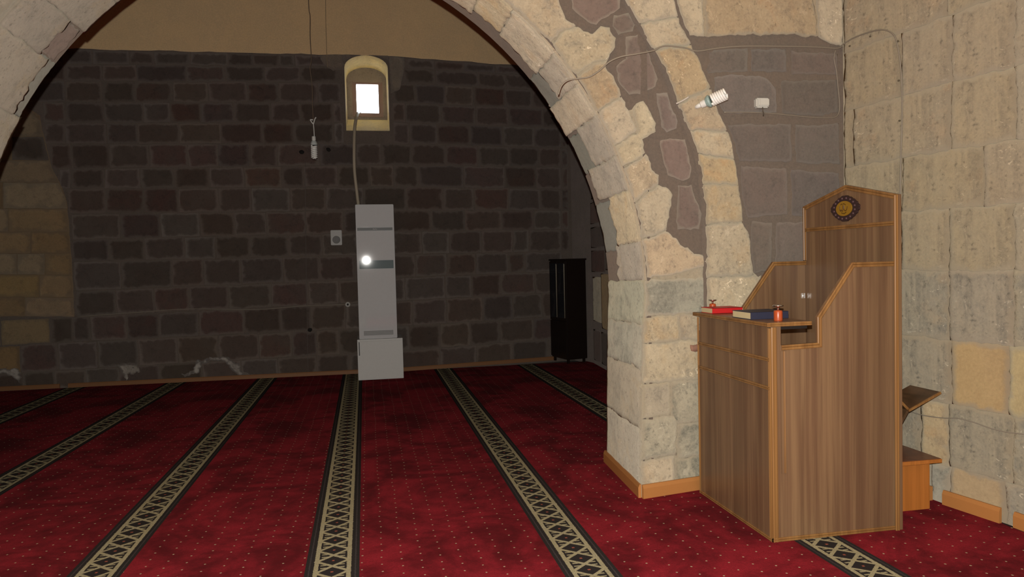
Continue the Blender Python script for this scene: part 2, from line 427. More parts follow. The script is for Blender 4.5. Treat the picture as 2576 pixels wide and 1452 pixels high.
# ---- back wall with the window niche
TOPZ = 6.0
NX0, NX1, NZ0, NZS, NZT = -.225, .360, 3.335, 4.19, 4.358     # niche mouth: left, right, sill, spring, crown
def arch_pts(x0, x1, zs, zt, n=14):
    cx = (x0+x1)/2; rx = (x1-x0)/2; rz = zt-zs
    return [(cx+rx*math.cos(math.pi*k/n), zs+rz*math.sin(math.pi*k/n)) for k in range(n+1)]
def wall_with_hole(name, x0, x1, z0, z1, yfun, arc, hx0, hx1, hz0, m):
    bm = bmesh.new()
    def V(x, z): return bm.verts.new((x, yfun(x), z))
    # strips of quads, left, below, right, and above the hole
    def quad(a, b, c, d): bm.faces.new([V(*a), V(*b), V(*c), V(*d)])
    xs = [x0, -3, -1, hx0]
    for a, b in zip(xs, xs[1:]): quad((a, z0), (b, z0), (b, z1), (a, z1))
    xs = [hx1, .4, 1.5, x1]
    for a, b in zip(xs, xs[1:]): quad((a, z0), (b, z0), (b, z1), (a, z1))
    quad((hx0, z0), (hx1, z0), (hx1, hz0), (hx0, hz0))
    for (a, za), (b, zb) in zip(arc, arc[1:]): quad((b, zb), (a, za), (a, z1), (b, z1))
    bmesh.ops.remove_doubles(bm, verts=bm.verts, dist=1e-5)
    return bmo(name, bm, m)
arcF = arch_pts(NX0, NX1, NZS, NZT)
wall_back = wall_with_hole('wall_back', -6.1, 3.05, -.03, TOPZ, yb, arcF, NX0, NX1, NZ0, M_mortar)
setp(wall_back, 'far wall of dark basalt blocks below ochre plaster with a small arched window', kind='structure')
# plaster above the stonework, in front of the rough wall
zl = [(hitY(500, y, yb), hitY(1200, y2, yb)) for y, y2 in zip([120, 165, 206, 258, 309, 362, 421, 473, 535, 596, 652, 720, 782, 846, 912, 962],
                                                             [145, 182, 219, 267, 315, 367, 418, 473, 529, 581, 637, 691, 747, 809, 868, 920])]
def rowz(k, x):
    a, b = zl[k]; return a.z + (b.z-a.z)*(x-a.x)/(b.x-a.x)
bm = bmesh.new(); xs = [-6.1 + i*.09 for i in range(102)]
xs = [x for x in xs if x < 3.04] + [3.05]
vtop = []; vbot = []; vb2 = []
for i, x in enumerate(xs):
    zb = max(4.36, 0) + .012*noise.noise(Vector((x*3, 0, 5))) + .008*noise.noise(Vector((x*13, 0, 5)))
    t = max(0, 1-abs(x-.15)/.62); zb += 0
    vtop.append(bm.verts.new((x, yb(x)-.012, TOPZ))); vbot.append(bm.verts.new((x, yb(x)-.012, zb))); vb2.append(bm.verts.new((x, yb(x)+.01, zb-.006)))
for i in range(len(xs)-1):
    bm.faces.new([vbot[i], vbot[i+1], vtop[i+1], vtop[i]]); bm.faces.new([vb2[i], vb2[i+1], vbot[i+1], vbot[i]])
bmo('plaster', bm, M_plaster, wall_back)
# niche reveal, inner wall around the window, window board
NY = 11.02
arcB = arch_pts(-.215, .352, 4.17, 4.343)
bm = bmesh.new()
outer = [(NX0, NZ0)] + arcF[::-1] + [(NX1, NZ0)]; inner = [(-.215, 3.60)] + arcB[::-1] + [(.352, 3.60)]
vo = [bm.verts.new((x, yb(x), z)) for x, z in outer]; vi = [bm.verts.new((x, NY+.01, z)) for x, z in inner]
for i in range(len(vo)-1): bm.faces.new([vo[i], vo[i+1], vi[i+1], vi[i]])
bm.faces.new([vo[-1], vo[0], vi[0], vi[-1]])
nr = bmo('niche_reveal', bm, M_niche, wall_back)
WX0, WX1, WZ0, WZ1 = -.078, .234, 3.688, 4.10
bm = bmesh.new(); HX0, HX1, HZ0, HZ1 = -.45, .60, 3.3, 4.6
for q in (((HX0, HZ0), (WX0, HZ0), (WX0, HZ1), (HX0, HZ1)), ((WX1, HZ0), (HX1, HZ0), (HX1, HZ1), (WX1, HZ1)), ((WX0, HZ0), (WX1, HZ0), (WX1, WZ0), (WX0, WZ0)), ((WX0, WZ1), (WX1, WZ1), (WX1, HZ1), (WX0, HZ1))):
    bm.faces.new([bm.verts.new((x, NY, z)) for x, z in q])
bmo('niche_back', bm, stone('niche_render', (.34, .27, .2), (.30, .25, .19), (.2, .16, .13), var=0, bumpd=.003), wall_back)
M_fr = plain('reddish_window_wood', (.22, .14, .11), .6)
win = mobj('window_1', [(WX0-.05, NY-.03, WZ0-.05)]*0 + [(WX0-.06+i*0, NY-.02, WZ0-.055) for i in range(1)] + [(WX1+.06, NY-.02, WZ0-.055), (WX1+.06, NY-.02, WZ1+.03), (WX0-.06, NY-.02, WZ1+.03),
           (WX0, NY-.02, WZ0), (WX1, NY-.02, WZ0), (WX1, NY-.02, WZ1), (WX0, NY-.02, WZ1),
           (WX0-.06, NY+.02, WZ0-.055), (WX1+.06, NY+.02, WZ0-.055), (WX1+.06, NY+.02, WZ1+.03), (WX0-.06, NY+.02, WZ1+.03),
           (WX0, NY+.05, WZ0), (WX1, NY+.05, WZ0), (WX1, NY+.05, WZ1), (WX0, NY+.05, WZ1)],
           [[0, 1, 5, 4], [1, 2, 6, 5], [2, 3, 7, 6], [3, 0, 4, 7], [4, 5, 13, 12], [5, 6, 14, 13], [6, 7, 15, 14], [7, 4, 12, 15], [0, 8, 9, 1], [1, 9, 10, 2], [2, 10, 11, 3], [3, 11, 8, 0]], M_fr)
setp(win, 'small bright window deep in the arched niche of the far wall', kind='structure')
tg = NT('thin_glass', 0, .5); tg.b.inputs['Transmission Weight'].default_value = 1; tg.b.inputs['IOR'].default_value = 1.45; M_glass = tg.col((.95, .97, 1))
box('window_glass', WX0, WX1, NY+.025, NY+.029, WZ0, WZ1, M_glass, win, 0)

# stones of the back wall
rows = [
 ([100, 165, 232, 325, 388, 479, 573, 636, 702, 741, 818], [1022, 1092, 1165, 1245, 1318]),
 ([60, 165, 258, 344, 468, 566, 667, 755, 850], [1015, 1095, 1203, 1272, 1345]),
 ([60, 164, 258, 339, 435, 524, 622, 702, 800, 858], [988, 1045, 1119, 1190, 1269, 1338, 1412]),
 ([108, 164, 262, 360, 430, 505, 587, 681, 755, 838, 860], [988, 1020, 1110, 1196, 1280, 1365, 1412, 1500]),
 ([112, 164, 269, 346, 451, 556, 660, 741, 840, 866], [988, 1030, 1100, 1183, 1264, 1344, 1412, 1500]),
 ([128, 182, 276, 376, 472, 549, 629, 699, 804, 895, 960, 1035, 1121, 1203, 1281, 1355, 1412, 1520],),
 ([150, 178, 262, 353, 437, 528, 615, 709, 765, 850, 930, 990, 1054, 1166, 1270, 1349, 1412, 1470, 1550],),
 ([172, 266, 362, 449, 550, 632, 730, 820, 915, 1023, 1114, 1193, 1280, 1359, 1412, 1510],),
 ([180, 304, 404, 503, 590, 671, 769, 865, 960, 1085, 1170, 1262, 1343, 1412, 1490],),
 ([183, 273, 363, 465, 542, 629, 727, 811, 900, 990, 1062, 1131, 1212, 1291, 1332, 1412, 1480],),
 ([186, 304, 433, 512, 606, 713, 804, 891, 980, 1046, 1126, 1197, 1280, 1322, 1414],),
 ([189, 292, 388, 477, 575, 683, 776, 854, 930, 1020, 1120, 1187, 1260, 1347, 1420],),
 ([-110, 0, 126, 183, 227, 318, 400, 500, 613, 706, 783, 870, 950, 1039, 1124, 1216, 1291, 1365, 1430],),
 ([-80, 50, 147, 245, 348, 447, 549, 653, 737, 797, 853, 950, 1030, 1108, 1185, 1259, 1343, 1430],),
 ([-30, 59, 136, 215, 300, 402, 510, 608, 699, 797, 880, 1000, 1108, 1200, 1290, 1380],)]
yl = [120, 165, 206, 258, 309, 362, 421, 473, 535, 596, 652, 720, 782, 846, 912, 958]
sb = surfY(yb); rr = random.Random(3); seed = 0
for k, segs in enumerate(rows):
    ym = (yl[k]+yl[k+1])/2
    for seg in segs:
        xs = [hitY(px, ym, yb).x for px in seg]
        for i in range(len(xs)-1):
            seed += 1
            a, b = xs[i]+.007+rr.random()*.007, xs[i+1]-.007-rr.random()*.007
            if b > 3.0: b = 3.0
            if b-a < .06: continue
            zt0, zt1, zb0, zb1 = (rowz(k, a), rowz(k, b), rowz(k+1, a), rowz(k+1, b))
            g = .010; j = lambda: (rr.random()-.5)*.010
            if k == 0: zt0 = zt1 = 4.345
            P = [(a+j(), zb0+g+j()), ((2*a+b)/3, zb0+g+j()), ((a+2*b)/3, zb1+g+j()), (b+j(), zb1+g+j()), (b+j(), (zb1+zt1)/2),
                 (b+j(), zt1-g+j()), ((a+2*b)/3, zt1-g+j()), ((2*a+b)/3, zt0-g+j()), (a+j(), zt0-g+j()), (a+j(), (zb0+zt0)/2)]
            mt = M_basalt if rr.random() > .14 else M_basalt_red
            if seg[i] >= 1412 and k < 9: mt = M_basalt_red
            if k in (12, 13) and seg[i] < (126 if k == 12 else 50): mt = M_tan_far
            wallpiece('stone', ragged(P, .07, .008, seed), sb, .006+rr.random()*.003, mt, wall_back, inset=.034, g=.050, relief=.002)
# tan mortar behind the blind arch stones
_t = [hitY(x, y, yb) for x, y in [(-150, 262), (262-202, 266), (100, 290), (107, 330), (130, 420), (160, 480), (170, 520), (176, 600), (183, 700), (187, 795), (-150, 797)]]
wallpiece('pointing', ragged([(p.x, p.z) for p in _t], .09, .006, 77), sb, .024, M_tan_mortar, wall_back, .01, g=.12, relief=.001)
# tan stones of the blind arch at the left end, a little proud
edge = pw([(262, 60), (290, 100), (330, 107), (420, 130), (480, 160), (520, 171), (600, 177), (700, 184), (800, 188)])
tan_rows = [(262, 345, [-150, edge]), (405, 460, [-150, -40, edge]), (460, 526, [-150, 10, edge]), (526, 584, [-150, 23, edge]),
            (584, 638, [-150, -20, 80, edge]), (638, 692, [-150, 45, 115, edge]), (692, 748, [-150, -10, 101, edge]), (748, 797, [-150, -40, 65, edge]), (345, 405, [-150, 32, edge])]
for (y0, y1, js) in tan_rows:
    for i in range(len(js)-1):
        def X(v, y): return v(y) if callable(v) else v
        P = [hitY(X(js[i], y), y, yb) for y in (y1, y0)]; Q = [hitY(X(js[i+1], y), y, yb) for y in (y0, (y0+y1)/2, y1)]
        pts = [(P[0].x+.005, P[0].z+.005), (P[1].x+.005, P[1].z-.004), (Q[0].x-.005, Q[0].z-.004), (Q[1].x-.005, Q[1].z), (Q[2].x-.005, Q[2].z+.005)]
        mt = M_tan_far if not (y0 == 345 and i == 1) else M_basalt
        wallpiece('stone', ragged(pts, .09, .006, y0+i), sb, .034, mt, wall_back, inset=.03, g=.07, relief=.002)
# mortar smears low on the wall
for pts in ([(298, 918), (345, 920), (352, 935), (325, 942), (318, 957), (306, 940)], [(-10, 925), (45, 925), (55, 950), (48, 958), (30, 945), (-10, 940)],
            [(495, 905), (560, 898), (600, 915), (612, 945), (590, 938), (560, 908), (510, 912), (500, 938), (462, 948), (455, 943), (490, 930)],
            [(612, 938), (650, 942), (655, 948), (615, 946)]):
    P = [hitY(x, y, yb) for x, y in pts]
    wallpiece('mortar_smear', ragged([(p.x, p.z) for p in P], .03, .022, pts[0][0]), sb, .014, M_white, wall_back, inset=.03, g=.03)
# grey render round the window mouth
M_patch = stone('grey_window_render', (.25, .20, .155), (.20, .165, .135), (.15, .125, .105), var=0, pits=.1, edge=(.17, .14, .12), bumpd=.003)
for pts in ([(802, 128), (862, 134), (864, 176), (838, 178), (820, 168), (806, 150)], [(978, 142), (1016, 144), (1018, 168), (1006, 226), (984, 236)], [(862, 130), (975, 137), (978, 152), (950, 141.5), (918, 137.5), (885, 141.5), (864, 152)]):
    P = [hitY(x, y, yb) for x, y in pts]
    wallpiece('render_patch', ragged([(p.x, p.z) for p in P], .05, .010), sb, .011, M_patch, wall_back, inset=.05, g=.05, relief=.002)
# dark plug holes
M_hole = plain('dark_hole', (.012, .010, .009), .9)
for x, y, r in ((760, 383, .035), (826, 376, .035), (780, 830, .030)):
    p = hitY(x, y, yb)
    P = [(p.x+r*math.cos(a*math.pi/5), p.z+r*.85*math.sin(a*math.pi/5)) for a in range(10)]
    wallpiece('plug_hole', ragged(P, .03, .008, x), sb, .014, M_hole, wall_back, inset=.004, flat=True)

# side wall of the back room, left of the picture's pier
bm = bmesh.new()
xs = [(3.05, 10.86), (3.17, 10.30), (3.10, 9.2), (3.10, 5.22)]
side = pw([(5.22, 3.10), (9.2, 3.10), (10.30, 3.17), (10.86, 3.05)])
for (a, b), (c, d) in zip(xs, xs[1:]): bm.faces.new([bm.verts.new(v) for v in ((a, b, -.03), (c, d, -.03), (c, d, TOPZ), (a, b, TOPZ))])
w = bmo('wall_right_rear', bm, M_mortar); setp(w, 'dark stone side wall behind the arch, beside the tall cupboard', kind='structure')
ss = surfX(side)
for (y0, y1, z0, z1, mt) in ((10.2, 9.75, .62, 1.25, M_grey), (9.72, 9.2, .55, 1.3, M_tan_far), (10.2, 9.8, .06, .5, M_grey), (9.76, 9.2, .06, .5, M_grey), (10.25, 9.5, 1.32, 1.62, M_basalt_red),
                             (9.45, 8.8, 1.35, 1.62, M_basalt), (10.25, 9.3, 1.66, 1.95, M_basalt), (10.25, 9.6, 2.0, 2.3, M_basalt_red), (10.2, 9.4, 2.35, 2.65, M_basalt)):
    mt = {M_grey: M_basalt}.get(mt, mt) if z0 < .5 else mt
    wallpiece('stone', [(y0, z0), (y0, z1), ((y0+y1)/2, z1), (y1, z1), (y1, z0), ((y0+y1)/2, z0)], ss, .01, mt, w, inset=.02)
# left and rear room shell
def shell(name, vs, m, label):
    o = mobj(name, vs, [[0, 1, 2, 3]], m); return setp(o, label, kind='structure')
shell('wall_left', [(-6.1, -3.1, -.03), (-6.1, 10.6, -.03), (-6.1, 10.6, TOPZ), (-6.1, -3.1, TOPZ)], M_pale, 'left hand wall out of the frame')
shell('wall_near', [(-6.1, -3.1, -.03), (3.7, -3.1, -.03), (3.7, -3.1, TOPZ), (-6.1, -3.1, TOPZ)], M_pale, 'wall behind the camera')
shell('ceiling', [(-6.1, -3.1, TOPZ), (3.9, -3.1, TOPZ), (3.9, 11.4, TOPZ), (-6.1, 11.4, TOPZ)], M_plaster, 'plain plastered ceiling above the frame')

# ---- arch wall
def arcspts(side):
    """soffit profile from the right foot over the crown to the left foot"""
    out = []
    if side == 'front': RB, RC, RR, LC, LR, LX = 1.657, (-.59, 1.26), 2.30, (.12, 1.26), 2.53, -2.44
    else: RB, RC, RR, LC, LR, LX = 1.712, (-.735, 1.222), 2.480, (.26, 1.184), 2.717, -2.46
    for k in range(8):
        z = -.03 + (RC[1]+.03)*k/8; t = max(0, z/RC[1]); out.append((lerp(RB, RC[0]+RR, t**1.6), z))
    ca = (RC[0]+LC[0])/2 - .35
    top = ca
    a_end = math.acos((top-RC[0])/RR)
    for k in range(33):
        a = a_end*k/32; out.append((RC[0]+RR*math.cos(a), RC[1]+RR*math.sin(a)))
    a0 = math.acos((top-LC[0])/LR)
    for k in range(1, 33):
        a = lerp(a0, math.pi, k/32); out.append((LC[0]+LR*math.cos(a), LC[1]+LR*math.sin(a)))
    for k in range(1, 9):
        z = LC[1]*(1-k/8) - .03*k/8; out.append((LC[0]-LR, z))
    return out
FA, BA = arcspts('front'), arcspts('back')
NA = len(FA)
YBK = 5.23
def soffit(i, v=0.0, h=0.0):
    """point of the soffit; i = float index along the profile, v from the near edge 0 to the far edge 1, h into the opening"""
    i = max(0, min(NA-1.001, i)); a = int(i); t = i-a
    f = Vector((lerp(FA[a][0], FA[a+1][0], t), 0, lerp(FA[a][1], FA[a+1][1], t))); b = Vector((lerp(BA[a][0], BA[a+1][0], t), 0, lerp(BA[a][1], BA[a+1][1], t)))
    yfront = yf(f.x)
    p = f.lerp(b, v); p.y = lerp(yfront, YBK, v)
    tang = Vector((FA[a+1][0]-FA[a][0], 0, FA[a+1][1]-FA[a][1])).normalized(); nrm = Vector((-tang.z, 0, tang.x))
    return p + nrm*h
bm = bmesh.new()
def facewall(prof, yfun, x0, x1, flip):
    pts = [(x, yfun(x), z) for x, z in prof]
    pts += [(prof[-1][0], yfun(-3), -.03)]*0 + [(x0, yfun(x0), -.03), (x0, yfun(x0), TOPZ), (x1, yfun(x1), TOPZ), (x1, yfun(x1), -.03)]
    f = bm.faces.new([bm.verts.new(p) for p in (pts[::-1] if flip else pts)])
    return f
XS = 1.90
facewall(FA, lambda x: yf(min(x, 1.657)), -6.1, 1.657+.075, False)
# face right of the arch, following the slight turn of the wall
for a, b in ((1.657+.075, 2.12), (2.12, 3.4)):
    bm.faces.new([bm.verts.new((x, yf(x), z)) for x, z in ((a, -.03), (b, -.03), (b, TOPZ), (a, TOPZ))])
facewall(BA, lambda x: YBK, -6.1, 3.4, True)
for i in range(NA-1):
    bm.faces.new([bm.verts.new(soffit(i, 0)), bm.verts.new(soffit(i+1, 0)), bm.verts.new(soffit(i+1, 1)), bm.verts.new(soffit(i, 1))])
bmesh.ops.remove_doubles(bm, verts=bm.verts, dist=2e-4)
bmesh.ops.triangulate(bm, faces=[f for f in bm.faces if len(f.verts) > 4])
wall_mid = bmo('wall_middle', bm, M_brown); setp(wall_mid, 'massive stone wall pierced by the wide pointed arch', kind='structure')

# soffit stones: (i0, i1, v-range at start and end, material)
def soffit_piece(i0, i1, v0, v1, m, h=.02, seed=0, ragv=.05):
    nu = max(4, int((i1-i0)*5)); nv = 16; vs = []; fs = []
    for a in range(nu+1):
        for b in range(nv+1):
            t = a/nu*(1+.10/max(1, i1-i0))-.05/max(1, i1-i0); s = b/nv
            vv1 = v1 + (noise.noise(Vector((a*.5, seed*2.1, 1)))*ragv + noise.noise(Vector((a*1.7, seed*2.1, 7)))*ragv*.7)*(1 if v1 < .98 else .12)
            ii = lerp(i0, i1, t) + (noise.noise(Vector((b*.4, seed, 3)))*.2 if a in (0, nu) else 0)
            hh = h + noise.noise(Vector((ii*.8, s*3, 1)))*.008 + noise.noise(Vector((ii*2.6, s*8, 5)))*.005
            if a in (0, nu) or b in (0, nv): hh = hh*.88 if b != nv else h*.5
            vs.append(soffit(ii, lerp(v0, vv1, s), hh))
    W = nv+1; nv_ = nv
    for a in range(nu):
        for b in range(nv): fs.append([a*W+b, a*W+b+1, (a+1)*W+b+1, (a+1)*W+b])
    nb = len(vs)
    rim = [b for b in range(W)] + [a*W+nv for a in range(1, nu+1)] + [nu*W+b for b in range(nv-1, -1, -1)] + [a*W for a in range(nu-1, 0, -1)]
    for r in rim:
        vs.append(Vector(vs[r]))
    for q, r in enumerate(rim):
        # sink the rim into the wall
        a, b = divmod(r, W); base = soffit(lerp(i0, i1, a/nu), min(1, max(0, lerp(v0, v1, b/nv))), 0)
        d = vs[r]-base
        vs[nb+q] = vs[r] - d.normalized()*(abs(h)*.55+.012) if d.length > 1e-6 else vs[r]
    n = len(rim)
    for q in range(n): fs.append([rim[q], nb+q, nb+(q+1) % n, rim[(q+1) % n]])
    o = mobj('stone', vs, fs, m, wall_mid, True)
    for p in o.data.polygons[nu*nv:]: p.use_smooth = False
    add_edge_attr(o, [(.75 if (q//W in (0, nu) or q % W in (0, nv)) else 0) if q < nb else .9 for q in range(len(vs))]); return o
def zi(z):     # profile index on the right side at height z
    for k in range(NA-1):
        if FA[k][1] <= z < FA[k+1][1]: return k + (z-FA[k][1])/(FA[k+1][1]-FA[k][1])
    return 40
R = [(-.02, .42, 1, M_grey), (.43, .80, 1, M_grey), (.81, 1.08, 1, M_green), (1.09, 1.36, 1, M_green), (1.37, 1.60, .66, M_grey), (1.61, 1.92, .56, M_pale), (1.93, 2.13, .84, M_grey),
     (2.14, 2.38, .62, M_grey), (2.39, 2.57, 1, M_pale), (2.58, 2.75, .62, M_grey), (2.76, 3.00, .72, M_pale), (3.01, 3.14, .66, M_pale)]
for q, (z0, z1, v, m) in enumerate(R): soffit_piece(zi(z0), zi(z1), -.005, v, m, .022, q+1, .07)
M_greyr = stone('grey_green_render', (.185, .180, .150), (.165, .160, .135), (.13, .125, .105), var=.1, pits=.1, mot=.4, bumpd=.003)
for z0, z1 in ((1.58, 1.90), (2.12, 2.36), (2.57, 2.76)):
    q = soffit_piece(zi(z0), zi(z1), .40, .985, M_greyr, .008, 5, .0); q.name = 'render_strip'
i = zi(3.14)+.1; q = 20
while i < 43.5:      # over the crown, out of the frame
    soffit_piece(i, min(i+2.9, 43.9), -.005, (.95, 1, .8)[q % 3], (M_pale, M_grey)[q % 2], .022, q, .06); i += 2.95; q += 1
M_grey_dim = stone('falloff_grey_limestone', (.245, .222, .180), (.270, .240, .190), (.175, .160, .13), fleck=.2, var=.10, grain=70, edge=(.23, .21, .165), warm=(.26, .215, .145), bumpd=.008, rc=False, hue=.006, sat=.1)  # darker grey limestone: flash falloff towards the left is put into its colour
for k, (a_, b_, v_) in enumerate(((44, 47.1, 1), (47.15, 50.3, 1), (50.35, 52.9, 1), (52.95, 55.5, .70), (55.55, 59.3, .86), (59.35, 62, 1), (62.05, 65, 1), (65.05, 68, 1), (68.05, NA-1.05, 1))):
    soffit_piece(a_, b_, -.005, v_, M_grey_dim, .022, 50+k, .05)
q = soffit_piece(53.1, 55.3, .60, .93, M_browns, .012, 5, .02)
q = soffit_piece(55.5, 59.2, .70, .985, M_greyr, .010, 5, .0); q.name = 'render_strip'
for a_, b_ in ((0.05, zi(3.14)), (zi(3.14)+.1, 43.9)):
    q = soffit_piece(a_, b_, -.004, .44, M_jam, .012, 3, .03); q.name = 'pointing'
# face stones, outlines taken on the wall plane
sm = surfY(yf)
def px_piece(name, pts, yfun, surf, h, m, parent, seg=.03, amp=.012, seed=0, inset=.02, flat=False):
    P = [hitY(x, y, yfun) for x, y in pts]
    return wallpiece(name, ragged([(p.x, p.z) for p in P], seg, amp, seed), surf, h, m, parent, inset, flat=flat)
def corner_px(z):   # near arris of the arch at height z, as (u, z)
    return (soffit(zi(z), 0).x - .010, z)
def backing(name, pts, yfun, surf, m, parent, h=.010, seed=0):
    px_piece(name, pts, yfun, surf, h, m, parent, .032, .012, seed, .01, True)
outer = [(1300, -170), (1345, -120), (1380, -60), (1408, 20), (1418, 48), (1446, 66), (1474, 83), (1490, 86), (1510, 72), (1532, 75), (1545, 98), (1541, 128), (1526, 150), (1521, 172), (1545, 200), (1565, 241), (1572, 266), (1579, 274),
         (1588, 272), (1598, 260), (1612, 257), (1627, 272), (1645, 311), (1645, 332), (1616, 355), (1620, 380), (1635, 411), (1637, 427), (1658, 444), (1655, 466), (1672, 473), (1689, 491), (1680, 540), (1677, 582), (1700, 604), (1706, 616), (1730, 620), (1745, 640), (1773, 638)]
arr = [(1629, 745), (1627, 700), (1623, 655), (1611, 575), (1597, 512), (1590, 489), (1567, 422), (1547, 369), (1530, 335), (1503, 283), (1484, 247), (1450, 195), (1406, 137), (1386, 112), (1312, 35), (1204, -54)]
backing('pointing', [(x-3, y+1) for x, y in outer] + [(1773, 1236), (1622, 1246)] + [(x+2, y) for x, y in arr], yf, sm, M_jam, wall_mid, .012, 3)
for k, (pts, m) in enumerate((([(1313, 36), (1384, 108), (1405, 88), (1446, 66), (1418, 48), (1408, 20), (1380, -60), (1345, -120), (1300, -170), (1206, -54)], M_pale),
      ([(1388, 114), (1406, 137), (1447, 191), (1490, 160), (1522, 150), (1541, 128), (1545, 98), (1532, 75), (1510, 72), (1490, 86), (1474, 83), (1449, 69), (1409, 90)], M_pale),
      ([(1451, 197), (1484, 247), (1501, 280), (1530, 262), (1563, 240), (1545, 200), (1521, 172), (1522, 154), (1492, 164)], M_tanst),
      ([(1504, 285), (1530, 335), (1546, 367), (1600, 332), (1586, 300), (1579, 275), (1572, 266), (1565, 243), (1532, 266)], M_pale),
      ([(1548, 372), (1566, 420), (1600, 404), (1620, 384), (1616, 355), (1645, 332), (1645, 311), (1627, 272), (1612, 257), (1598, 260), (1588, 274), (1604, 334)], M_pale),
      ([(1568, 425), (1590, 489), (1596, 509), (1630, 480), (1654, 466), (1658, 444), (1637, 427), (1635, 411), (1622, 388), (1602, 408)], M_tanst),
      ([(1598, 514), (1611, 575), (1615, 600), (1640, 594), (1675, 582), (1680, 540), (1689, 495), (1672, 473), (1656, 470), (1632, 484)], M_pale),
      ([(1616, 605), (1623, 655), (1626, 698), (1700, 690), (1773, 668), (1773, 640), (1745, 640), (1730, 621), (1706, 617), (1700, 605), (1678, 585)], M_tanst))):
    px_piece('stone', pts, yf, sm, .022, m, wall_mid, .03, .010, 10+k, .018)
def pier(z0, z1, m, seed, x1=2.135, x0=None, h=.020):
    inner = [(soffit(zi(max(0, z0 + (z1-z0)*k/3)), 0).x - .012, z0+(z1-z0)*k/3) for k in range(4)] if x0 is None else [(x0, z0), (x0, z1)]
    return wallpiece('stone', ragged(inner + [(x1, z1+.004), (x1, z0-.002)], .032, .010, seed), sm, h, m, wall_mid, .018)
pier(1.14, 1.36, M_green, 21); pier(.97, 1.13, M_pale, 22, 1.93); pier(.97, 1.13, M_pale, 23, 2.135, 1.94, .018)
pier(.72, .96, M_pale, 24); pier(.50, .71, M_grey, 25, 1.86); pier(.44, .71, M_stain, 26, 2.135, 1.87, .018)
pier(.24, .49, M_stain, 27, 1.90); pier(.22, .43, M_stain, 28, 2.135, 1.91, .020); pier(-.02, .23, M_pale, 29, 1.88); pier(-.02, .21, M_stain, 30, 2.135, 1.89, .02)
px_piece('brick', [(1732, 866), (1770, 864), (1770, 880), (1734, 882)], yf, sm, .034, plain('red_brick', (.30, .16, .11), .9), wall_mid, .02, .006, 5, .004, True)
# pale stones round the left haunch of the arch
i = 40.2; k = 0
while i < NA-2:
    w_ = 3.0 + .5*(k % 3); j_ = min(i+w_, NA-1.2); dp = .42 + .14*((k*2) % 3); P = []
    for t in (0, .33, .66, 1):
        q = soffit(lerp(i, j_, t)); P.append((q.x+.010, q.z))
    for t in (1, .5, 0):
        ii = lerp(i, j_, t); q = soffit(ii); q2 = soffit(ii, 0, -dp); P.append((q2.x, max(q2.z, .0)))
    wallpiece('stone', ragged(P, .04, .012), sm, .020, M_grey_dim if k % 3 else M_pale, wall_mid, .018, g=.045)
    i = j_ + .03; k += 1
# brown stones set in the render between the two orders
for k, pts in enumerate(([(1545, 38), (1583, 32), (1596, 56), (1590, 76), (1556, 86), (1543, 66)],
                         [(1576, 92), (1606, 86), (1630, 130), (1652, 198), (1646, 216), (1610, 236), (1582, 236), (1556, 206), (1550, 166), (1574, 150)],
                         [(1650, 232), (1676, 232), (1704, 306), (1700, 324), (1676, 334), (1664, 320)],
                         [(1660, 352), (1722, 350), (1738, 420), (1736, 446), (1716, 456), (1680, 442), (1668, 400)],
                         [(1706, 470), (1740, 464), (1748, 500), (1764, 540), (1760, 576), (1704, 578), (1704, 520)],
                         [(1440, -40), (1520, -60), (1560, -10), (1560, 20), (1500, 62), (1486, 60), (1440, 20)])):
    px_piece('stone', pts, yf, sm, .006, M_browns, wall_mid, .035, .008, 40+k, .016)
# the outer order and the wall right of it stand .05 m nearer
edgeL = [(1500, -220), (1545, -90), (1575, -2), (1600, 50), (1640, 115), (1680, 195), (1705, 260), (1730, 320), (1752, 380), (1765, 440), (1772, 520), (1775, 600), (1775, 690), (1775, 800)]
P = [hitY(x, y, yr) for x, y in edgeL]; el = [(p.x, p.z) for p in P]
el = [(el[0][0]-.5, TOPZ)] + [(el[0][0]-.5+.25, 3.9)] + el + [(el[-1][0]-.005, -.03)]
el2 = []
for (a, b), (c, d) in zip(el, el[1:]):
    k = max(1, int(math.hypot(c-a, d-b)/.035))
    for j in range(k):
        x = lerp(a, c, j/k); z = lerp(b, d, j/k); el2.append((x + .007*noise.noise(Vector((z*22, x*9, 2))) + .004*noise.noise(Vector((z*60, 3, 2))), z))
el2.append(el[-1])
bm = bmesh.new()
fv = [bm.verts.new((x, yr(x), z)) for x, z in el2]; bv = [bm.verts.new((x, yf(x)+.01, z)) for x, z in el2]
for i in range(len(fv)-1): bm.faces.new([fv[i], fv[i+1], bv[i+1], bv[i]])
XE = 3.245
rv = [bm.verts.new((XE, yr(XE), z)) for x, z in el2]
mv = [bm.verts.new((max(2.5, x+.1), yr(max(2.5, x+.1)), z)) for x, z in el2]
for i in range(len(fv)-1):
    bm.faces.new([fv[i+1], fv[i], mv[i], mv[i+1]]); bm.faces.new([mv[i+1], mv[i], rv[i], rv[i+1]])
wall_rec = bmo('wall_front_right', bm, M_brown); setp(wall_rec, 'stone wall right of the arch behind the wooden pulpit', kind='structure')
sr = surfY(yr)
ribL = pw([(-200, 1507), (-90, 1545), (-2, 1575), (50, 1600), (115, 1640), (195, 1680), (260, 1705), (320, 1730), (380, 1752), (440, 1765), (520, 1772), (600, 1775), (900, 1776)])
ribR = pw([(-200, 1600), (-2, 1690), (50, 1705), (90, 1725), (130, 1745), (170, 1765), (220, 1782), (265, 1800), (300, 1815), (350, 1835), (400, 1845), (480, 1858), (560, 1866), (600, 1885), (640, 1885), (690, 1888), (695, 1912), (900, 1915)])
backing('pointing', [(ribL(y)+4, y) for y in range(-190, 900, 30)] + [(ribR(y)-3, y) for y in range(880, -200, -30)], yr, sr, M_jam, wall_rec, .007, 5)
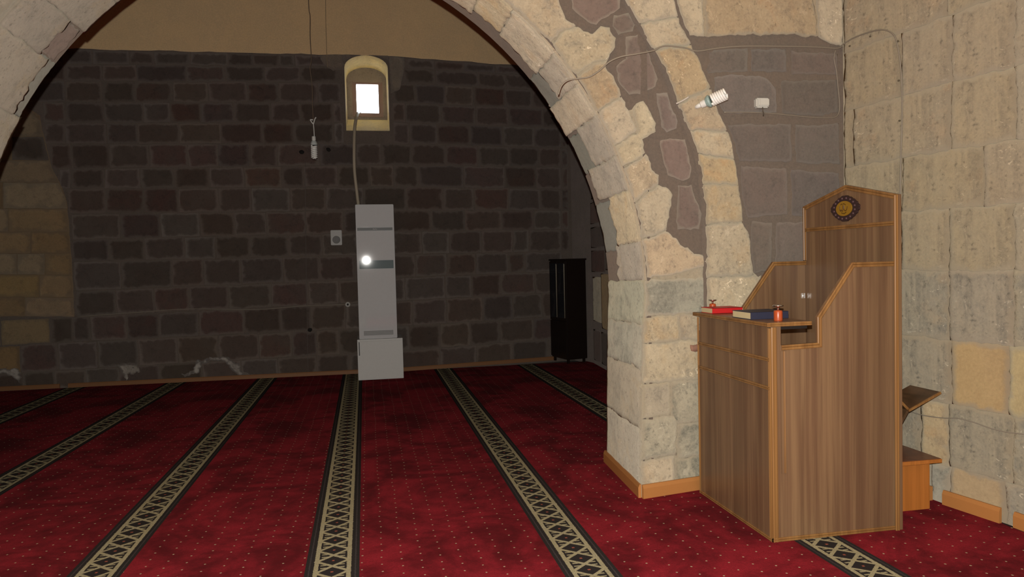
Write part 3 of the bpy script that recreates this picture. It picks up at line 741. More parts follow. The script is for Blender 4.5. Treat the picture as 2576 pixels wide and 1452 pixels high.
backing('pointing', [(1698, -90), (2118, -90), (2116, 116), (2060, 92), (1900, 86), (1736, 90), (1712, 40)], yr, sr, M_jam, wall_rec, .010, 6)
rj = [(-160, -160), (-60, -90), (58, 45), (124, 112), (260, 224), (328, 330), (385, 402), (462, 466), (566, 560), (700, 694), (790, 790), (900, 900)]
for k in range(len(rj)-1):
    (a, b), (c, d) = rj[k], rj[k+1]
    L_ = [(ribL(lerp(a, c, t))+2, lerp(a, c, t)) for t in (.02, .25, .5, .75, .98)]; R_ = [(ribR(lerp(b, d, t)), lerp(b, d, t)) for t in (.98, .75, .5, .25, .02)]
    px_piece('stone', L_+R_, yr, sr, .014, (M_tanst, M_pale, M_pale, M_tanst, M_tanst, M_pale, M_tanst, M_pale, M_pale, M_pale, M_grey)[k], wall_rec, .032, .010, 60+k, .014)
for k, (pts, m) in enumerate((([(1700, -90), (1764, -90), (1768, 92), (1735, 92), (1712, 40), (1695, -10)], M_pale),
                              ([(1772, -90), (2040, -90), (2046, 20), (2052, 92), (1900, 86), (1773, 92)], M_tanst),
                              ([(2050, -90), (2116, -90), (2118, 118), (2090, 110), (2060, 94), (2053, 60)], M_pale))):
    px_piece('stone', pts, yr, sr, .018, m, wall_rec, .035, .010, 90+k, .014)
for k, pts in enumerate(([(1752, 128), (1880, 124), (1880, 180), (1782, 186)], [(1890, 126), (1975, 124), (1978, 182), (1890, 180)], [(1992, 128), (2106, 136), (2106, 186), (1990, 188)],
                         [(1795, 196), (1850, 188), (1925, 196), (1950, 222), (1952, 284), (1822, 284), (1798, 240)], [(1966, 206), (2104, 202), (2108, 280), (2060, 292), (1968, 284)],
                         [(1832, 314), (1990, 312), (1990, 406), (1860, 404), (1845, 350)], [(2002, 316), (2108, 314), (2110, 412), (2002, 410)],
                         [(1862, 418), (1980, 424), (1980, 540), (1880, 548), (1868, 500)], [(1992, 428), (2110, 436), (2112, 540), (2060, 546), (1992, 540)],
                         [(1890, 556), (1940, 560), (1940, 680), (1896, 686), (1888, 620)], [(1952, 560), (2110, 556), (2112, 680), (1952, 682)])):
    px_piece('stone', pts, yr, sr, .006, M_dgrey, wall_rec, .04, .008, 110+k, .02)
for k, pts in enumerate(([(1920, 700), (2110, 696), (2110, 800), (1920, 800)], [(1920, 812), (2110, 806), (2110, 900), (1920, 900)])):
    px_piece('stone', pts, yr, sr, .014, M_pale, wall_rec, .05, .01, 130+k, .014)

# ---- right wall
bm = bmesh.new(); ys = [-3.1, 0, 2.0, 2.6, 3.0, 3.30, 3.55, 3.80, 4.2, 4.61]
for a, b in zip(ys, ys[1:]): bm.faces.new([bm.verts.new(v) for v in ((xr(b), b, -.03), (xr(a), a, -.03), (xr(a), a, TOPZ), (xr(b), b, TOPZ))])
bmesh.ops.remove_doubles(bm, verts=bm.verts, dist=1e-4)
wall_right = bmo('wall_right', bm, M_jam); setp(wall_right, 'pale streaked limestone wall at the right', kind='structure')
sx_ = surfX(xr)
zr = [hitX(2330, y, xr).z for y in (-160, 60, 225, 388, 530, 680, 848, 1005, 1155)] + [-.03]
rowcol = [M_wall]*5 + [M_wall2]*4
jr = [(-60, [2117, 2385, 2500, 2640]), (150, [2117, 2270, 2400, 2555, 2700]), (300, [2117, 2150, 2395, 2560, 2700]), (460, [2117, 2272, 2480, 2640]), (600, [2118, 2270, 2390, 2556, 2700]),
      (760, [2119, 2390, 2555, 2700]), (920, [2120, 2262, 2396, 2542, 2700]), (1080, [2120, 2320, 2390, 2552, 2700]), (1210, [2120, 2345, 2394, 2534, 2700])]
for k, (ym, js) in enumerate(jr):
    us = [hitX(px, ym + (px-2330)*.05, xr).y for px in js]
    us[-1] = 2.0
    for i in range(len(us)-1):
        g = .0008; a, b = us[i]-g, us[i+1]+g
        if a > 4.58: a = 4.58
        m = rowcol[k]
        if (k == 6 and i >= 2) or (k == 8 and i == 2): m = M_yellow
        if k == 7 and i == 1: m = M_tanst
        if k == 8 and i in (0, 1): m = M_green
        P = [(a, zr[k+1]+g), (a, zr[k]-g), (b, zr[k]-g), (b, zr[k+1]+g)]
        wallpiece('stone', ragged(P, .045, .009), sx_, .008 + .0015*((k*3+i) % 2), m, wall_right, .016, g=.045, relief=.006, drop=.9)
for k in range(9):   # the run of wall beside the camera
    wallpiece('stone', g=.08, poly=ragged([(1.99, zr[k+1]+.006), (1.99, zr[k]-.006), (.9+.3*(k % 2), zr[k]-.006), (.9+.3*(k % 2), zr[k+1]+.006)], .08, .01), surf=sx_, h=.009, m=rowcol[k], parent=wall_right, inset=.014)
# small bulge of mortar beside the inner corner
# ---- baseboards
def board(name, pts, h, t, label, side=1, m=None):
    """skirting along floor points"""
    bm = bmesh.new(); n = len(pts); prof = [(0, 0), (t, 0), (t, h*.75), (t*.55, h), (0, h)]
    rings = []
    for i, p in enumerate(pts):
        p = Vector((*p, 0)); d = (Vector((*pts[min(i+1, n-1)], 0))-Vector((*pts[max(i-1, 0)], 0))).normalized(); nn = Vector((-d.y, d.x, 0))*side
        rings.append([bm.verts.new(p + nn*a + Vector((0, 0, z))) for a, z in prof])
    for a, b in zip(rings, rings[1:]):
        for k in range(5): bm.faces.new([a[k], a[(k+1) % 5], b[(k+1) % 5], b[k]])
    bm.faces.new(rings[0]); bm.faces.new(rings[-1][::-1])
    return setp(bmo(name, bm, m or M_trimw), label, kind='structure')
board('baseboard_back', [(x, yb(x)-.012) for x in (-5.9, -4, -3.95)], .055, .018, 'orange wooden skirting at the left foot of the dark far wall', -1, M_trimf)
board('baseboard_back', [(x, yb(x)-.012) for x in (-3.85, -2, .4, 1.5, 2.72)], .055, .018, 'long orange wooden skirting at the foot of the dark far wall', -1, M_trimf)
board('baseboard_pier', [(1.640, 4.362), (1.692, 5.22)], .085, .02, 'orange skirting on the side of the arch pier', 1)
board('baseboard_pier', [(1.640, 4.355), (2.10, yf(2.10)-.025)], .085, .02, 'orange skirting on the front of the arch pier', -1)
board('baseboard_right', [(xr(3.785)-.012, 3.785), (xr(3.44)-.018, 3.44)], .085, .02, 'short orange skirting board low on the pale right wall', -1)
board('baseboard_right', [(xr(3.37)-.010, 3.37), (xr(1.0)-.02, 1.0)], .085, .02, 'orange skirting board at the right edge of the picture', -1)
board('baseboard_right', [(xr(4.25)-.012, 4.25), (xr(3.86)-.018, 3.86)], .085, .02, 'small orange skirting piece behind the low stool', -1)

# ------------------------------------------------------------------ preacher's pulpit
def wood_mat(name, a, b, rough=.28, spec=.45, sc=(22, 22, .5)):
    t = NT(name, rough, spec); co = t.coord('Object', sc, False); c2 = t.coord('Object', (90, 90, 2.2), False); c3 = t.coord('Object', (6, 6, .15), False)
    n = t.noise(co, 1, 4, .6, .3); n2 = t.noise(c2, 1, 3); n3 = t.noise(c3, 1, 2)
    c = t.mix(t.step(n, .35, .65), a, b); c = t.mix(t.M('MULTIPLY', t.step(n3, .4, .65), .5), c, tuple(x*.6 for x in b))
    c = t.mix(t.M('MULTIPLY', t.step(n2, .45, .75), .35), c, tuple(x*.55 for x in b))
    return t.col(c)
M_ven = wood_mat('striped_walnut_veneer', (.225, .135, .070), (.150, .082, .045), .36, .4)
M_edge = wood_mat('orange_edging', (.29, .150, .050), (.22, .105, .034), .3)
M_stool = wood_mat('orange_laminate', (.46, .165, .035), (.40, .145, .03), .4, .3)
M_dark = plain('desk_shadow_black', (.012, .008, .006), .9)
PU = root('pulpit', (2.41, 3.93, 0), 'tall brown wood-grain pulpit with a gabled back beside the stone arch', 'pulpit')
X0, X1, YN, YF_ = 2.035, 2.775, 3.50, 4.36
def strip(name, pts, w, mp, parent, m=None, closed=False, side=1):
    """beaded edging along pts (plane coordinates); mp(a, b, h) -> world"""
    prof = [(0, -.001), (0, .005), (.18, .0075), (.38, .006), (.46, .002), (.54, .006), (.82, .0075), (1, .005), (1, -.001)]
    n = len(pts); bm = bmesh.new(); rings = []
    for i in range(n):
        if closed: A, B, Cc = pts[i-1], pts[i], pts[(i+1) % n]
        else: A, B, Cc = pts[max(i-1, 0)], pts[i], pts[min(i+1, n-1)]
        d1 = Vector((B[0]-A[0], B[1]-A[1])); d2 = Vector((Cc[0]-B[0], Cc[1]-B[1]))
        if d1.length < 1e-9: d1 = d2
        if d2.length < 1e-9: d2 = d1
        d1.normalize(); d2.normalize(); n1 = Vector((-d1.y, d1.x)); n2 = Vector((-d2.y, d2.x)); mm = (n1+n2)
        if mm.length < 1e-6: mm = n1
        mm.normalize(); k = 1/max(.35, mm.dot(n1))
        rings.append([bm.verts.new(mp(B[0]+mm.x*k*w*a*side, B[1]+mm.y*k*w*a*side, h)) for a, h in prof])
    R_ = list(zip(rings, rings[1:])) + ([(rings[-1], rings[0])] if closed else [])
    for a, b in R_:
        for q in range(len(prof)-1): bm.faces.new([a[q], a[q+1], b[q+1], b[q]])
    if not closed:
        bm.faces.new(rings[0]); bm.faces.new(rings[-1][::-1])
    return bmo(name, bm, m or M_edge, parent)
# near side panel with stepped top
so = [(X0, 0), (X1, 0), (X1, 1.450), (2.505, 1.450), (2.300, 1.170), (2.300, 1.035), (2.092, 1.030), (2.092, 1.128), (X0, 1.128)]
prism('side_panel', so, 'y', YN, YN+.018, M_ven, PU, .001)
box('side_overlay', 2.088, 2.120, YN-.006, YN, .36, 1.0, M_ven, PU, .001)
nf = lambda a, b, h: Vector((a, YN-h, b))
strip('edge_moulding', [(X1, 1.450), (2.505, 1.450), (2.300, 1.170), (2.300, 1.035), (2.094, 1.030)], .026, nf, PU)
strip('edge_moulding', [(X0, 0), (X1, 0)], .022, nf, PU)
strip('edge_moulding', [(X0, 1.125), (X0, .0)], .030, nf, PU)
strip('edge_moulding', [(2.100, 1.0), (2.100, .36)], .012, nf, PU)
strip('edge_moulding', [(X1, .0), (X1, 1.450)], .010, nf, PU)
# far side panel
fo = [(X0, 0), (X1, 0), (X1, 1.455), (2.545, 1.455), (2.325, 1.165), (2.300, 1.035), (X0, 1.035)]
prism('side_panel', fo, 'y', YF_-.018, YF_, M_ven, PU, .001)
ff = lambda a, b, h: Vector((a, YF_-.018-h, b))
strip('edge_moulding', [(X1, 1.455), (2.545, 1.455), (2.325, 1.165), (2.300, 1.04)], .026, ff, PU)
# front panel and its mouldings
box('front_panel', X0, X0+.018, YN+.018, YF_-.018, 0, 1.128, M_ven, PU, .001)
pf = lambda a, b, h: Vector((X0-h, a, b))
for z in (.945, .795): strip('panel_bead', [(YN+.01, z), (YF_-.01, z)], .020, pf, PU)
strip('edge_moulding', [(YN+.002, 0), (YF_, 0)], .018, pf, PU)
strip('edge_moulding', [(YN+.022, 0), (YN+.022, 1.12)], .020, pf, PU)
strip('edge_moulding', [(YF_, 0), (YF_, 1.12)], .010, pf, PU)
# back panel with gable
gb = [(YN-.012, 0), (YF_+.0, 0), (YF_+.0, 1.805), (3.925, 1.900), (YN-.012, 1.805)]
prism('back_panel', gb, 'x', X1, X1+.020, M_ven, PU, .001)
pb = lambda a, b, h: Vector((X1-h, a, b))
strip('edge_moulding', [(YN-.012, 1.46), (YN-.012, 1.805), (3.925, 1.900), (YF_, 1.805), (YF_, 1.46)], .028, pb, PU, side=-1)
strip('panel_bead', [(YN+.01, 1.642), (YF_-.02, 1.642)], .024, pb, PU)
strip('edge_moulding', [(X1-.002, 0), (X1-.002, 1.80)], .024, lambda a, b, h: Vector((a, YN-.012-h, b)), PU)
# seat inside
box('seat_board', X0+.35, X1, YN+.018, YF_-.018, .62, .64, M_ven, PU)
# reading desk
DZ = 1.150
box('desk_top', 2.018, 2.266, YN-.003, 4.392, DZ-.022, DZ, M_ven, PU, .001)
strip('edge_moulding', [(2.018, DZ-.021), (2.266, DZ-.021)], .020, lambda a, b, h: Vector((a, YN-.003-h*.6, b)), PU)
strip('edge_moulding', [(YN-.003, DZ-.021), (4.392, DZ-.021)], .020, lambda a, b, h: Vector((2.018-h*.6, a, b)), PU)
box('desk_shadow_bar', 2.10, 2.255, YN+.02, YN+.05, DZ-.040, DZ-.023, M_dark, PU, 0)  # near-black bar paints the shadow under the desk, no real batten
# hinge plates on the far inner side
M_chr = plain('chrome', (.75, .75, .74), .18, .5, 1)
hg = bmesh.new()
for dx in (-.012, .004): bbox(hg, 2.768-.012+dx, 2.774-.012+dx, YF_-.024, YF_-.018, 1.216, 1.248)
bbox(hg, 2.748, 2.764, YF_-.026, YF_-.018, 1.228, 1.236)
bmo('hinge', hg, M_chr, PU)
# medallion
cy_, cz_ = 3.924, 1.762
pts = []
for k in range(96):
    a = 2*math.pi*k/96; c, s = math.cos(a), math.sin(a)
    r = 1/((abs(c)/1.0)**1.5 + (abs(s)/1.0)**1.5)**(1/1.5)
    r *= 1 + .055*abs(math.sin(a*10)) - .02
    pts.append((cy_ + .130*r*c, cz_ + .076*r*s))
M_med = plain('dark_carved_frame', (.035, .018, .018), .5)
md = prism('medallion', pts, 'x', X1-.012, X1-.001, M_med, PU)
M_bead = plain('carved_scroll', (.07, .035, .038), .45)
for k in range(16):
    a = 2*math.pi*(k+.5)/16; bm = bmesh.new()
    bmesh.ops.create_uvsphere(bm, u_segments=8, v_segments=5, radius=.008, matrix=Matrix.Translation((X1-.012, cy_+.098*math.cos(a), cz_+.060*math.sin(a))))
    bmo('carved_bead', bm, M_bead, md, True)
el_ = [(cy_+.074*math.cos(2*math.pi*k/40), cz_+.044*math.sin(2*math.pi*k/40)) for k in range(40)]
op = prism('gold_oval', el_, 'x', X1-.016, X1-.010, plain('gold_enamel', (.27, .145, .012), .5), md)
# flowing script strokes on the oval
vs = []; fs = []
for st in ([(-.034, .010), (-.028, -.008), (-.014, -.014), (-.004, -.004), (-.004, .018)], [(.006, .020), (.006, -.010), (.016, -.014), (.022, -.004)], [(.022, -.004), (.028, -.014), (.036, -.004), (.036, .016)],
           [(-.018, .020), (-.008, .026), (.006, .028)], [(-.024, -.022), (-.004, -.030), (.020, -.024)], [(.012, .024), (.022, .028), (.026, .022)]):
    P = smooth_pts([(X1-.0165, cy_+a, cz_+b) for a, b in st], 4); v, f = tube_geo(P, .0022, 6); o_ = len(vs); vs += v; fs += [[i+o_ for i in q] for q in f]
mobj('script_strokes', vs, fs, plain('dark_script', (.07, .03, .005), .5), md)

# ---- things on the desk
def book(name, x0, x1, y0, y1, z, h, cover, label):
    r = root(name, ((x0+x1)/2, (y0+y1)/2, z), label, 'book')
    t = .003
    bm = bmesh.new(); bbox(bm, x0, x1, y0, y1, z, z+t, .0008); bbox(bm, x0, x1, y0, y1, z+h-t, z+h, .0008); bbox(bm, x0, x1, y0, y0+t, z, z+h, .0008)
    bmo('cover', bm, cover, r)
    bm = bmesh.new(); bbox(bm, x0+.003, x1-.004, y0+t, y1-.005, z+t, z+h-t)
    for k in range(5): bbox(bm, x0+.0022, x0+.003, y0+t, y1-.005, z+t+(h-2*t)*(k+.2)/5, z+t+(h-2*t)*(k+.6)/5)
    bmo('page_block', bm, plain('cream_pages_'+name, (.62, .52, .30), .8), r)
    return r
book('book', 2.050, 2.250, 4.190, 4.345, DZ, .034, plain('red_cloth', (.50, .012, .014), .5), 'thin red book with cream page edges at the far end of the pulpit desk')
book('book', 2.036, 2.262, 3.705, 3.915, DZ, .040, plain('navy_cloth', (.022, .024, .050), .55), 'thick navy blue book with cream page edges near the front of the pulpit desk')
M_redp = plain('red_orange_plastic', (.42, .075, .022), .3)
def counter(x, y, z, s, label):
    r = root('knobbed_pot', (x, y, z), label, 'pot', 'small red pots on the pulpit desk')
    lathe('pot_body', x, y, [(.0*s, z), (.021*s, z), (.0215*s, z+.004), (.0215*s, z+.046*s), (.019*s, z+.052*s), (.008*s, z+.053*s)], M_redp, r)
    lathe('chrome_knob', x, y, [(.007*s, z+.052*s), (.0055*s, z+.062*s), (.008*s, z+.068*s), (.020*s, z+.071*s), (.026*s, z+.074*s), (.027*s, z+.077*s), (.024*s, z+.080*s), (.004*s, z+.082*s)], M_chr, r)
counter(2.131, 3.590, DZ, 1.05, 'small red pot with chrome knob in front of the navy book')
counter(2.140, 4.369, DZ, .96, 'small red pot with chrome knob behind the red book')

# ---- stool and book stand behind the pulpit
ST = root('low_stool', (2.99, 3.92, 0), 'low orange laminate box stool between the pulpit and right wall', 'stool')
box('stool_body', 2.82, 3.172, 3.735, 4.10, 0, .276, M_stool, ST)
prism('stool_top', [(2.815, 3.700), (3.218, 3.700), (3.225, 4.12), (2.815, 4.12)], 'z', .277, .302, wood_mat('reddish_stool_top', (.20, .07, .03), (.15, .05, .025), .35), ST, .002)
prism('top_edging', [(2.815, 3.694), (3.218, 3.694), (3.218, 3.7), (2.815, 3.7)], 'z', .279, .300, M_stool, ST)
RH = root('book_stand', (2.97, 3.88, .302), 'dark carved folding wooden book stand standing on the low stool', 'book stand')
M_rah = wood_mat('dark_carved_walnut', (.13, .07, .035), (.08, .045, .022), .35, .4, (20, 3, 20))
def slab(name, a, b, y0, y1, th, m, par, sl=0.0):
    a = Vector((a[0], 0, a[1])); b = Vector((b[0], 0, b[1])); d = (b-a).normalized(); n = Vector((-d.z, 0, d.x))*th/2
    vs = []
    for p, ys_ in ((a, 0), (b, sl)):
        for s in (-1, 1):
            for y in (y0+ys_, y1+ys_): vs.append(p + n*s + Vector((0, y, 0)))
    return mobj(name, vs, [[0, 1, 3, 2], [4, 6, 7, 5], [0, 4, 5, 1], [2, 3, 7, 6], [0, 2, 6, 4], [1, 5, 7, 3]], m, par)
rb = slab('right_leaf', (3.050, .580), (3.262, .672), 3.76, 4.00, .012, M_rah, RH)
slab('leaf_edging', (3.050, .579), (3.264, .672), 3.752, 3.76, .014, M_edge, rb)
lb = slab('left_leaf', (3.055, .585), (2.900, .735), 3.77, 4.00, .012, M_rah, RH)
slab('leaf_edging', (3.055, .585), (2.898, .737), 3.762, 3.77, .014, M_edge, lb)
for k in range(3):
    t = .2+.25*k; slab('carved_groove', (lerp(3.055, 2.9, t)+.006, lerp(.585, .735, t)+.006), (lerp(3.055, 2.9, t+.08)+.006, lerp(.585, .735, t+.08)+.006), 3.80, 3.97, .004, M_edge, lb)
slab('stand_leg', (3.060, .578), (2.880, .304), 3.77, 3.83, .016, M_rah, RH); slab('stand_leg', (3.060, .578), (2.880, .304), 3.93, 3.99, .016, M_rah, RH)
slab('stand_leg', (2.98, .50), (2.86, .304), 3.78, 3.98, .014, M_edge, RH)

# ------------------------------------------------------------------ air conditioner on its cabinet
M_acw = plain('white_enamel', (.56, .565, .58), .035, .12); M_acg = plain('white_laminate', (.60, .60, .59), .5, .15)
AC = root('air_conditioner', (.11, 10.0, .531), 'tall white floor-standing air conditioner on a low white cabinet', 'air conditioner')
AX0, AX1, AY0, AY1 = -.130, .358, 9.80, 10.16
def tap(x, z):  # the tower widens very slightly downward
    return x
bm = bmesh.new(); bbox(bm, AX0, AX1, AY0+.02, AY1, .531, 2.278, .006); bmo('casing', bm, M_acw, AC)
box('top_panel', AX0+.016, AX1-.016, AY0+.006, AY0+.022, 1.985, 2.255, M_acw, AC, .004)
box('air_slot', AX0+.016, AX1-.022, AY0+.004, AY0+.022, 1.940, 1.976, plain('black_slot', (.01, .01, .01), .4), AC, .001)
box('front_panel', AX0+.014, AX1-.012, AY0, AY0+.022, 1.556, 1.932, M_acw, AC, .005)
box('display_strip', AX0+.030, AX1-.022, AY0-.001, AY0+.022, 1.445, 1.552, plain('blue_grey_display', (.14, .19, .21), .035, .15), AC, .003)
box('front_panel', AX0+.014, AX1-.010, AY0, AY0+.022, .665, 1.438, M_acw, AC, .005)
ag = box('air_grille', AX0+.060, AX1-.050, AY0+.008, AY0+.022, .578, .636, plain('grey_grille', (.22, .22, .22), .5), AC, .001)
for k in range(5): box('grille_slat', AX0+.064, AX1-.054, AY0+.003, AY0+.010, .583+.0105*k, .588+.0105*k, plain('grille_slat', (.33, .33, .33), .5) if k == 0 else bpy.data.materials['grille_slat'], ag, 0)
# worn maker's mark on the slot: four small pale letter-like strokes
lm = bmesh.new(); px0 = hitY(943, 577, lambda x: AY0).x
for k, (w_, h_) in enumerate(((.010, .014), (.009, .010), (.009, .014), (.009, .010))):
    cx_ = px0-.024+k*.014; bbox(lm, cx_, cx_+.003, AY0+.0015, AY0+.0045, 1.951, 1.951+h_); bbox(lm, cx_, cx_+w_, AY0+.0015, AY0+.0045, 1.951, 1.954); bbox(lm, cx_, cx_+w_, AY0+.0015, AY0+.0045, 1.951+h_-.003, 1.951+h_)
bmo('maker_mark', lm, plain('pale_print', (.7, .7, .7), .5), AC)
CB = root('low_cabinet', (.13, 10.07, 0), 'low white box cabinet with a black handle under the air conditioner', 'cabinet')
box('cabinet_body', -.158, .424, 9.795, 10.36, .0, .529, M_acg, CB, .003)
dr = box('cabinet_door', -.156, .422, 9.776, 9.794, .012, .505, M_acg, CB, .002)
box('door_handle', -.142, -.128, 9.764, 9.777, .325, .50, plain('black_plastic', (.015, .015, .015), .3), dr, .002)

# flexible pipe from the window down to the air conditioner
P = [(-.035, 10.98, 3.70), (-.045, 10.80, 3.66), (-.075, 10.52, 3.56), (-.108, 10.30, 3.36), (-.125, 10.18, 3.05), (-.128, 10.15, 2.75), (-.105, 10.12, 2.45), (-.090, 10.08, 2.27)]
SP = smooth_pts(P, 26)
hose = tube('drain_hose', SP, lambda t: .021+.0018*math.sin(t*520), plain('beige_hose', (.42, .36, .27), .5), None, 10)
setp(hose, 'beige ribbed hose hanging from the window niche to the air conditioner', 'hose')

# ------------------------------------------------------------------ cupboard in the far corner
def rotbox(name, ux0, ux1, v0, v1, z0, z1, m, parent, bev=.003):
    """u runs along the doors from the near corner to the far one, v from the doors to the wall"""
    A = Vector((2.775, 10.30, 0)); B = Vector((2.660, 10.77, 0)); u = (B-A).normalized(); v = Vector((u.y, -u.x, 0))
    bm = bbox(bmesh.new(), ux0, ux1, v0, v1, z0, z1, bev)
    for w_ in bm.verts: c = w_.co.copy(); w_.co = A + u*c.x + v*c.y + Vector((0, 0, c.z))
    return bmo(name, bm, m, parent)
M_cup = plain('black_brown_wood', (.014, .008, .006), .35, .35); M_cupg = plain('smoked_glass', (.012, .014, .02), .06, .6); M_glint = plain('painted_glint', (.30, .26, .2), .25, .5, .8)
CU = root('cupboard', (2.9, 10.5, 0), 'tall black-brown cupboard with glazed upper doors in the far corner', 'cupboard')
W_ = .484
rotbox('carcass', 0, W_, .02, .345, .06, 1.49, M_cup, CU)
rotbox('cornice', -.012, W_+.012, 0, .355, 1.49, 1.515, M_cup, CU)
for a, b in ((.006, W_/2-.002), (W_/2+.002, W_-.006)):
    d = rotbox('glazed_door', a, b, 0, .02, .62, 1.48, M_cup, CU); rotbox('glass_pane', a+.025, b-.025, -.003, .001, .66, 1.45, M_cupg, d, 0)
    rotbox('painted_glint', (a+.02), (a+.026), -.006, 0, .66, 1.44, M_glint, d, 0)  # pale metal strip stands in for the glint on the door glass
    d = rotbox('solid_door', a, b, 0, .02, .08, .61, M_cup, CU)
for a, b in ((.02, .03), (W_-.06, .03), (.02, .29), (W_-.06, .29)): rotbox('leg', a, a+.035, b, b+.035, 0, .062, M_cup, CU, .004)

# ------------------------------------------------------------------ small fittings on the far wall
p0, p1 = hitY(832, 580, yb), hitY(861, 617, yb)
SPK = root('loudspeaker', (p0.x+.075, yb(0)-.03, p1.z), 'small grey box loudspeaker on the dark far wall left of the air conditioner', 'loudspeaker')
yy = yb(p0.x)
box('speaker_box', p0.x, p1.x, yy-.075, yy-.008, p1.z, p0.z, plain('grey_speaker', (.40, .40, .39), .5), SPK, .006)
cxx, czz = (p0.x+p1.x)/2, lerp(p1.z, p0.z, .36)
vs = [];
for rr_, dy in ((.052, -.076), (.048, -.080), (.020, -.076), (.001, -.078)):
    for k in range(20): vs.append((cxx+rr_*math.cos(k*math.pi/10), yy+dy, czz+rr_*math.sin(k*math.pi/10)))
mobj('speaker_cone', vs, [[a*20+k, a*20+(k+1) % 20, (a+1)*20+(k+1) % 20, (a+1)*20+k] for a in range(3) for k in range(20)], plain('dark_cone', (.17, .17, .17), .6), SPK)
q = hitY(875, 766, yb)
SK = root('wall_socket', (q.x, yb(q.x)-.02, q.z-.04), 'small round white socket on the far wall at the end of a thin cable', 'socket')
vs = [];
for rr_, dy in ((.036, -.012), (.036, -.030), (.028, -.036), (.015, -.034), (.012, -.026)):
    for k in range(16): vs.append((q.x+rr_*math.cos(k*math.pi/8), yb(q.x)+dy, q.z+rr_*math.sin(k*math.pi/8)))
mobj('socket_ring', vs, [[a*16+k, a*16+(k+1) % 16, (a+1)*16+(k+1) % 16, (a+1)*16+k] for a in range(4) for k in range(16)], plain('socket_white', (.42, .41, .38), .5), SK, True)
bm = bmesh.new(); bbox(bm, q.x-.010, q.x+.010, yb(q.x)-.032, yb(q.x)-.026, q.z-.012, q.z+.012); bmo('socket_core', bm, M_hole, SK)
def wall_cable(pts, yfun, r, m, label, off=.012, k=5):
    P = [hitY(x, y, yfun) for x, y in pts]; P = [Vector((p.x, yfun(p.x)-off, p.z)) for p in P]
    return setp(tube('cable', smooth_pts(P, k), r, m, None, 6), label, 'cable')
wall_cable([(190, 797), (330, 787), (480, 777), (640, 779), (760, 770), (868, 766)], yb, .004, M_cable, 'thin pale cable running along the far wall to the round socket', .018)
wall_cable([(768, 408), (769, 560), (770, 640), (772, 760), (774, 880), (776, 950)], yb, .003, plain('faint_cable', (.13, .11, .10), .7), 'faint thin cable dropping down the far wall below the bulb', .018)
wall_cable([(819, -40), (820, 60), (822, 128), (824, 170)], yb, .004, plain('plaster_cable', (.30, .22, .14), .7), 'thin cable on the ochre plaster left of the window', .022)

# hanging bulb
def cfl(base, axis, r, length, turns, tr, label, root_name='hanging_bulb', socket=True, m_body=None):
    """spiral lamp: base point, direction of the tube end"""
    axis = Vector(axis).normalized(); a = axis.orthogonal().normalized(); b = axis.cross(a); base = Vector(base)
    rt = root(root_name, base, label, 'light bulb')
    def ringmesh(name, prof, m, par):
        vs = []; n = 16
        for rr_, h in prof:
            for k in range(n): t = 2*math.pi*k/n; vs.append(base + axis*h + (a*math.cos(t)+b*math.sin(t))*rr_)
        fs = [[i*n+k, i*n+(k+1) % n, (i+1)*n+(k+1) % n, (i+1)*n+k] for i in range(len(prof)-1) for k in range(n)] + [list(range(n)), [(len(prof)-1)*n+k for k in range(n)]]
        return mobj(name, vs, fs, m, par, False)
    ringmesh('lamp_holder', [(r*.30, 0), (r*.55, .004), (r*.60, length*.16), (r*.52, length*.20)], M_holder, rt)
    ringmesh('ballast', [(r*.50, length*.20), (r*.72, length*.22), (r*.98, length*.31), (r*.98, length*.36), (r*.8, length*.385)], m_body or M_ballast, rt)
    pts = []
    n = int(turns*20); h0, h1 = length*.38+tr, length-tr
    for s in (0, math.pi):
        seg_ = []
        for i in range(n+1):
            t = i/n; an = s + 2*math.pi*turns*t
            rr_ = (r-tr)*(1 if t < .93 else lerp(1, .55, (t-.93)/.07))
            seg_.append(base + axis*lerp(h0, h1, t) + (a*math.cos(an)+b*math.sin(an))*rr_)
        pts.append(seg_)
    path = pts[0] + pts[1][::-1]
    tube('spiral_tube', path, tr, M_tube, rt, 8)
    return rt
M_holder = plain('white_holder', (.72, .72, .68), .4); M_ballast = plain('pale_ballast', (.55, .60, .58), .4); M_ballast2 = plain('teal_stained_ballast', (.30, .42, .40), .4)
M_tube = plain('white_glass_tube', (.92, .92, .88), .12, .6)
q = Vector((-.612, 9.70, 3.10))
HB = cfl((q.x, q.y, 3.13), (0, 0, -1), .042, .29, 3.5, .0098, 'spiral bulb hanging on its long cord in front of the far wall')
bp_ = [(775, -160), (776, 0), (780, 40), (780, 90), (783, 150), (780, 172), (785, 215), (786, 260), (788, 302)]
P = [Vector((hitY(x, y, lambda u: 9.70).x, 9.70, hitY(x, y, lambda u: 9.70).z)) for x, y in bp_]
P[0].z = 5.99
kn = P[-1]
P2 = smooth_pts(P, 5)
co_ = tube('pendant_cord', P2, .0055, plain('brown_cord', (.18, .13, .09), .6), None, 6); setp(co_, 'long thin twisted cord hanging from above to the far bulb', 'cord')
vs = []; fs = []
for st in ([(0, 0), (-.035, .0), (-.004, -.05)], [(.0, -.05), (.024, .02), (.038, .03)], [(0, -.05), (.004, -.12), (.006, 3.13-kn.z)]):
    v, f = tube_geo(smooth_pts([(kn.x+a, 9.70, kn.z+b) for a, b in st], 5), .0075 if st[0][1] == 0 or len(st) and st[1][1] > 0 else .006, 6); o_ = len(vs); vs += v; fs += [[i+o_ for i in q_] for q_ in f]
tw = mobj('cord_splice', vs, fs, M_holder, HB)

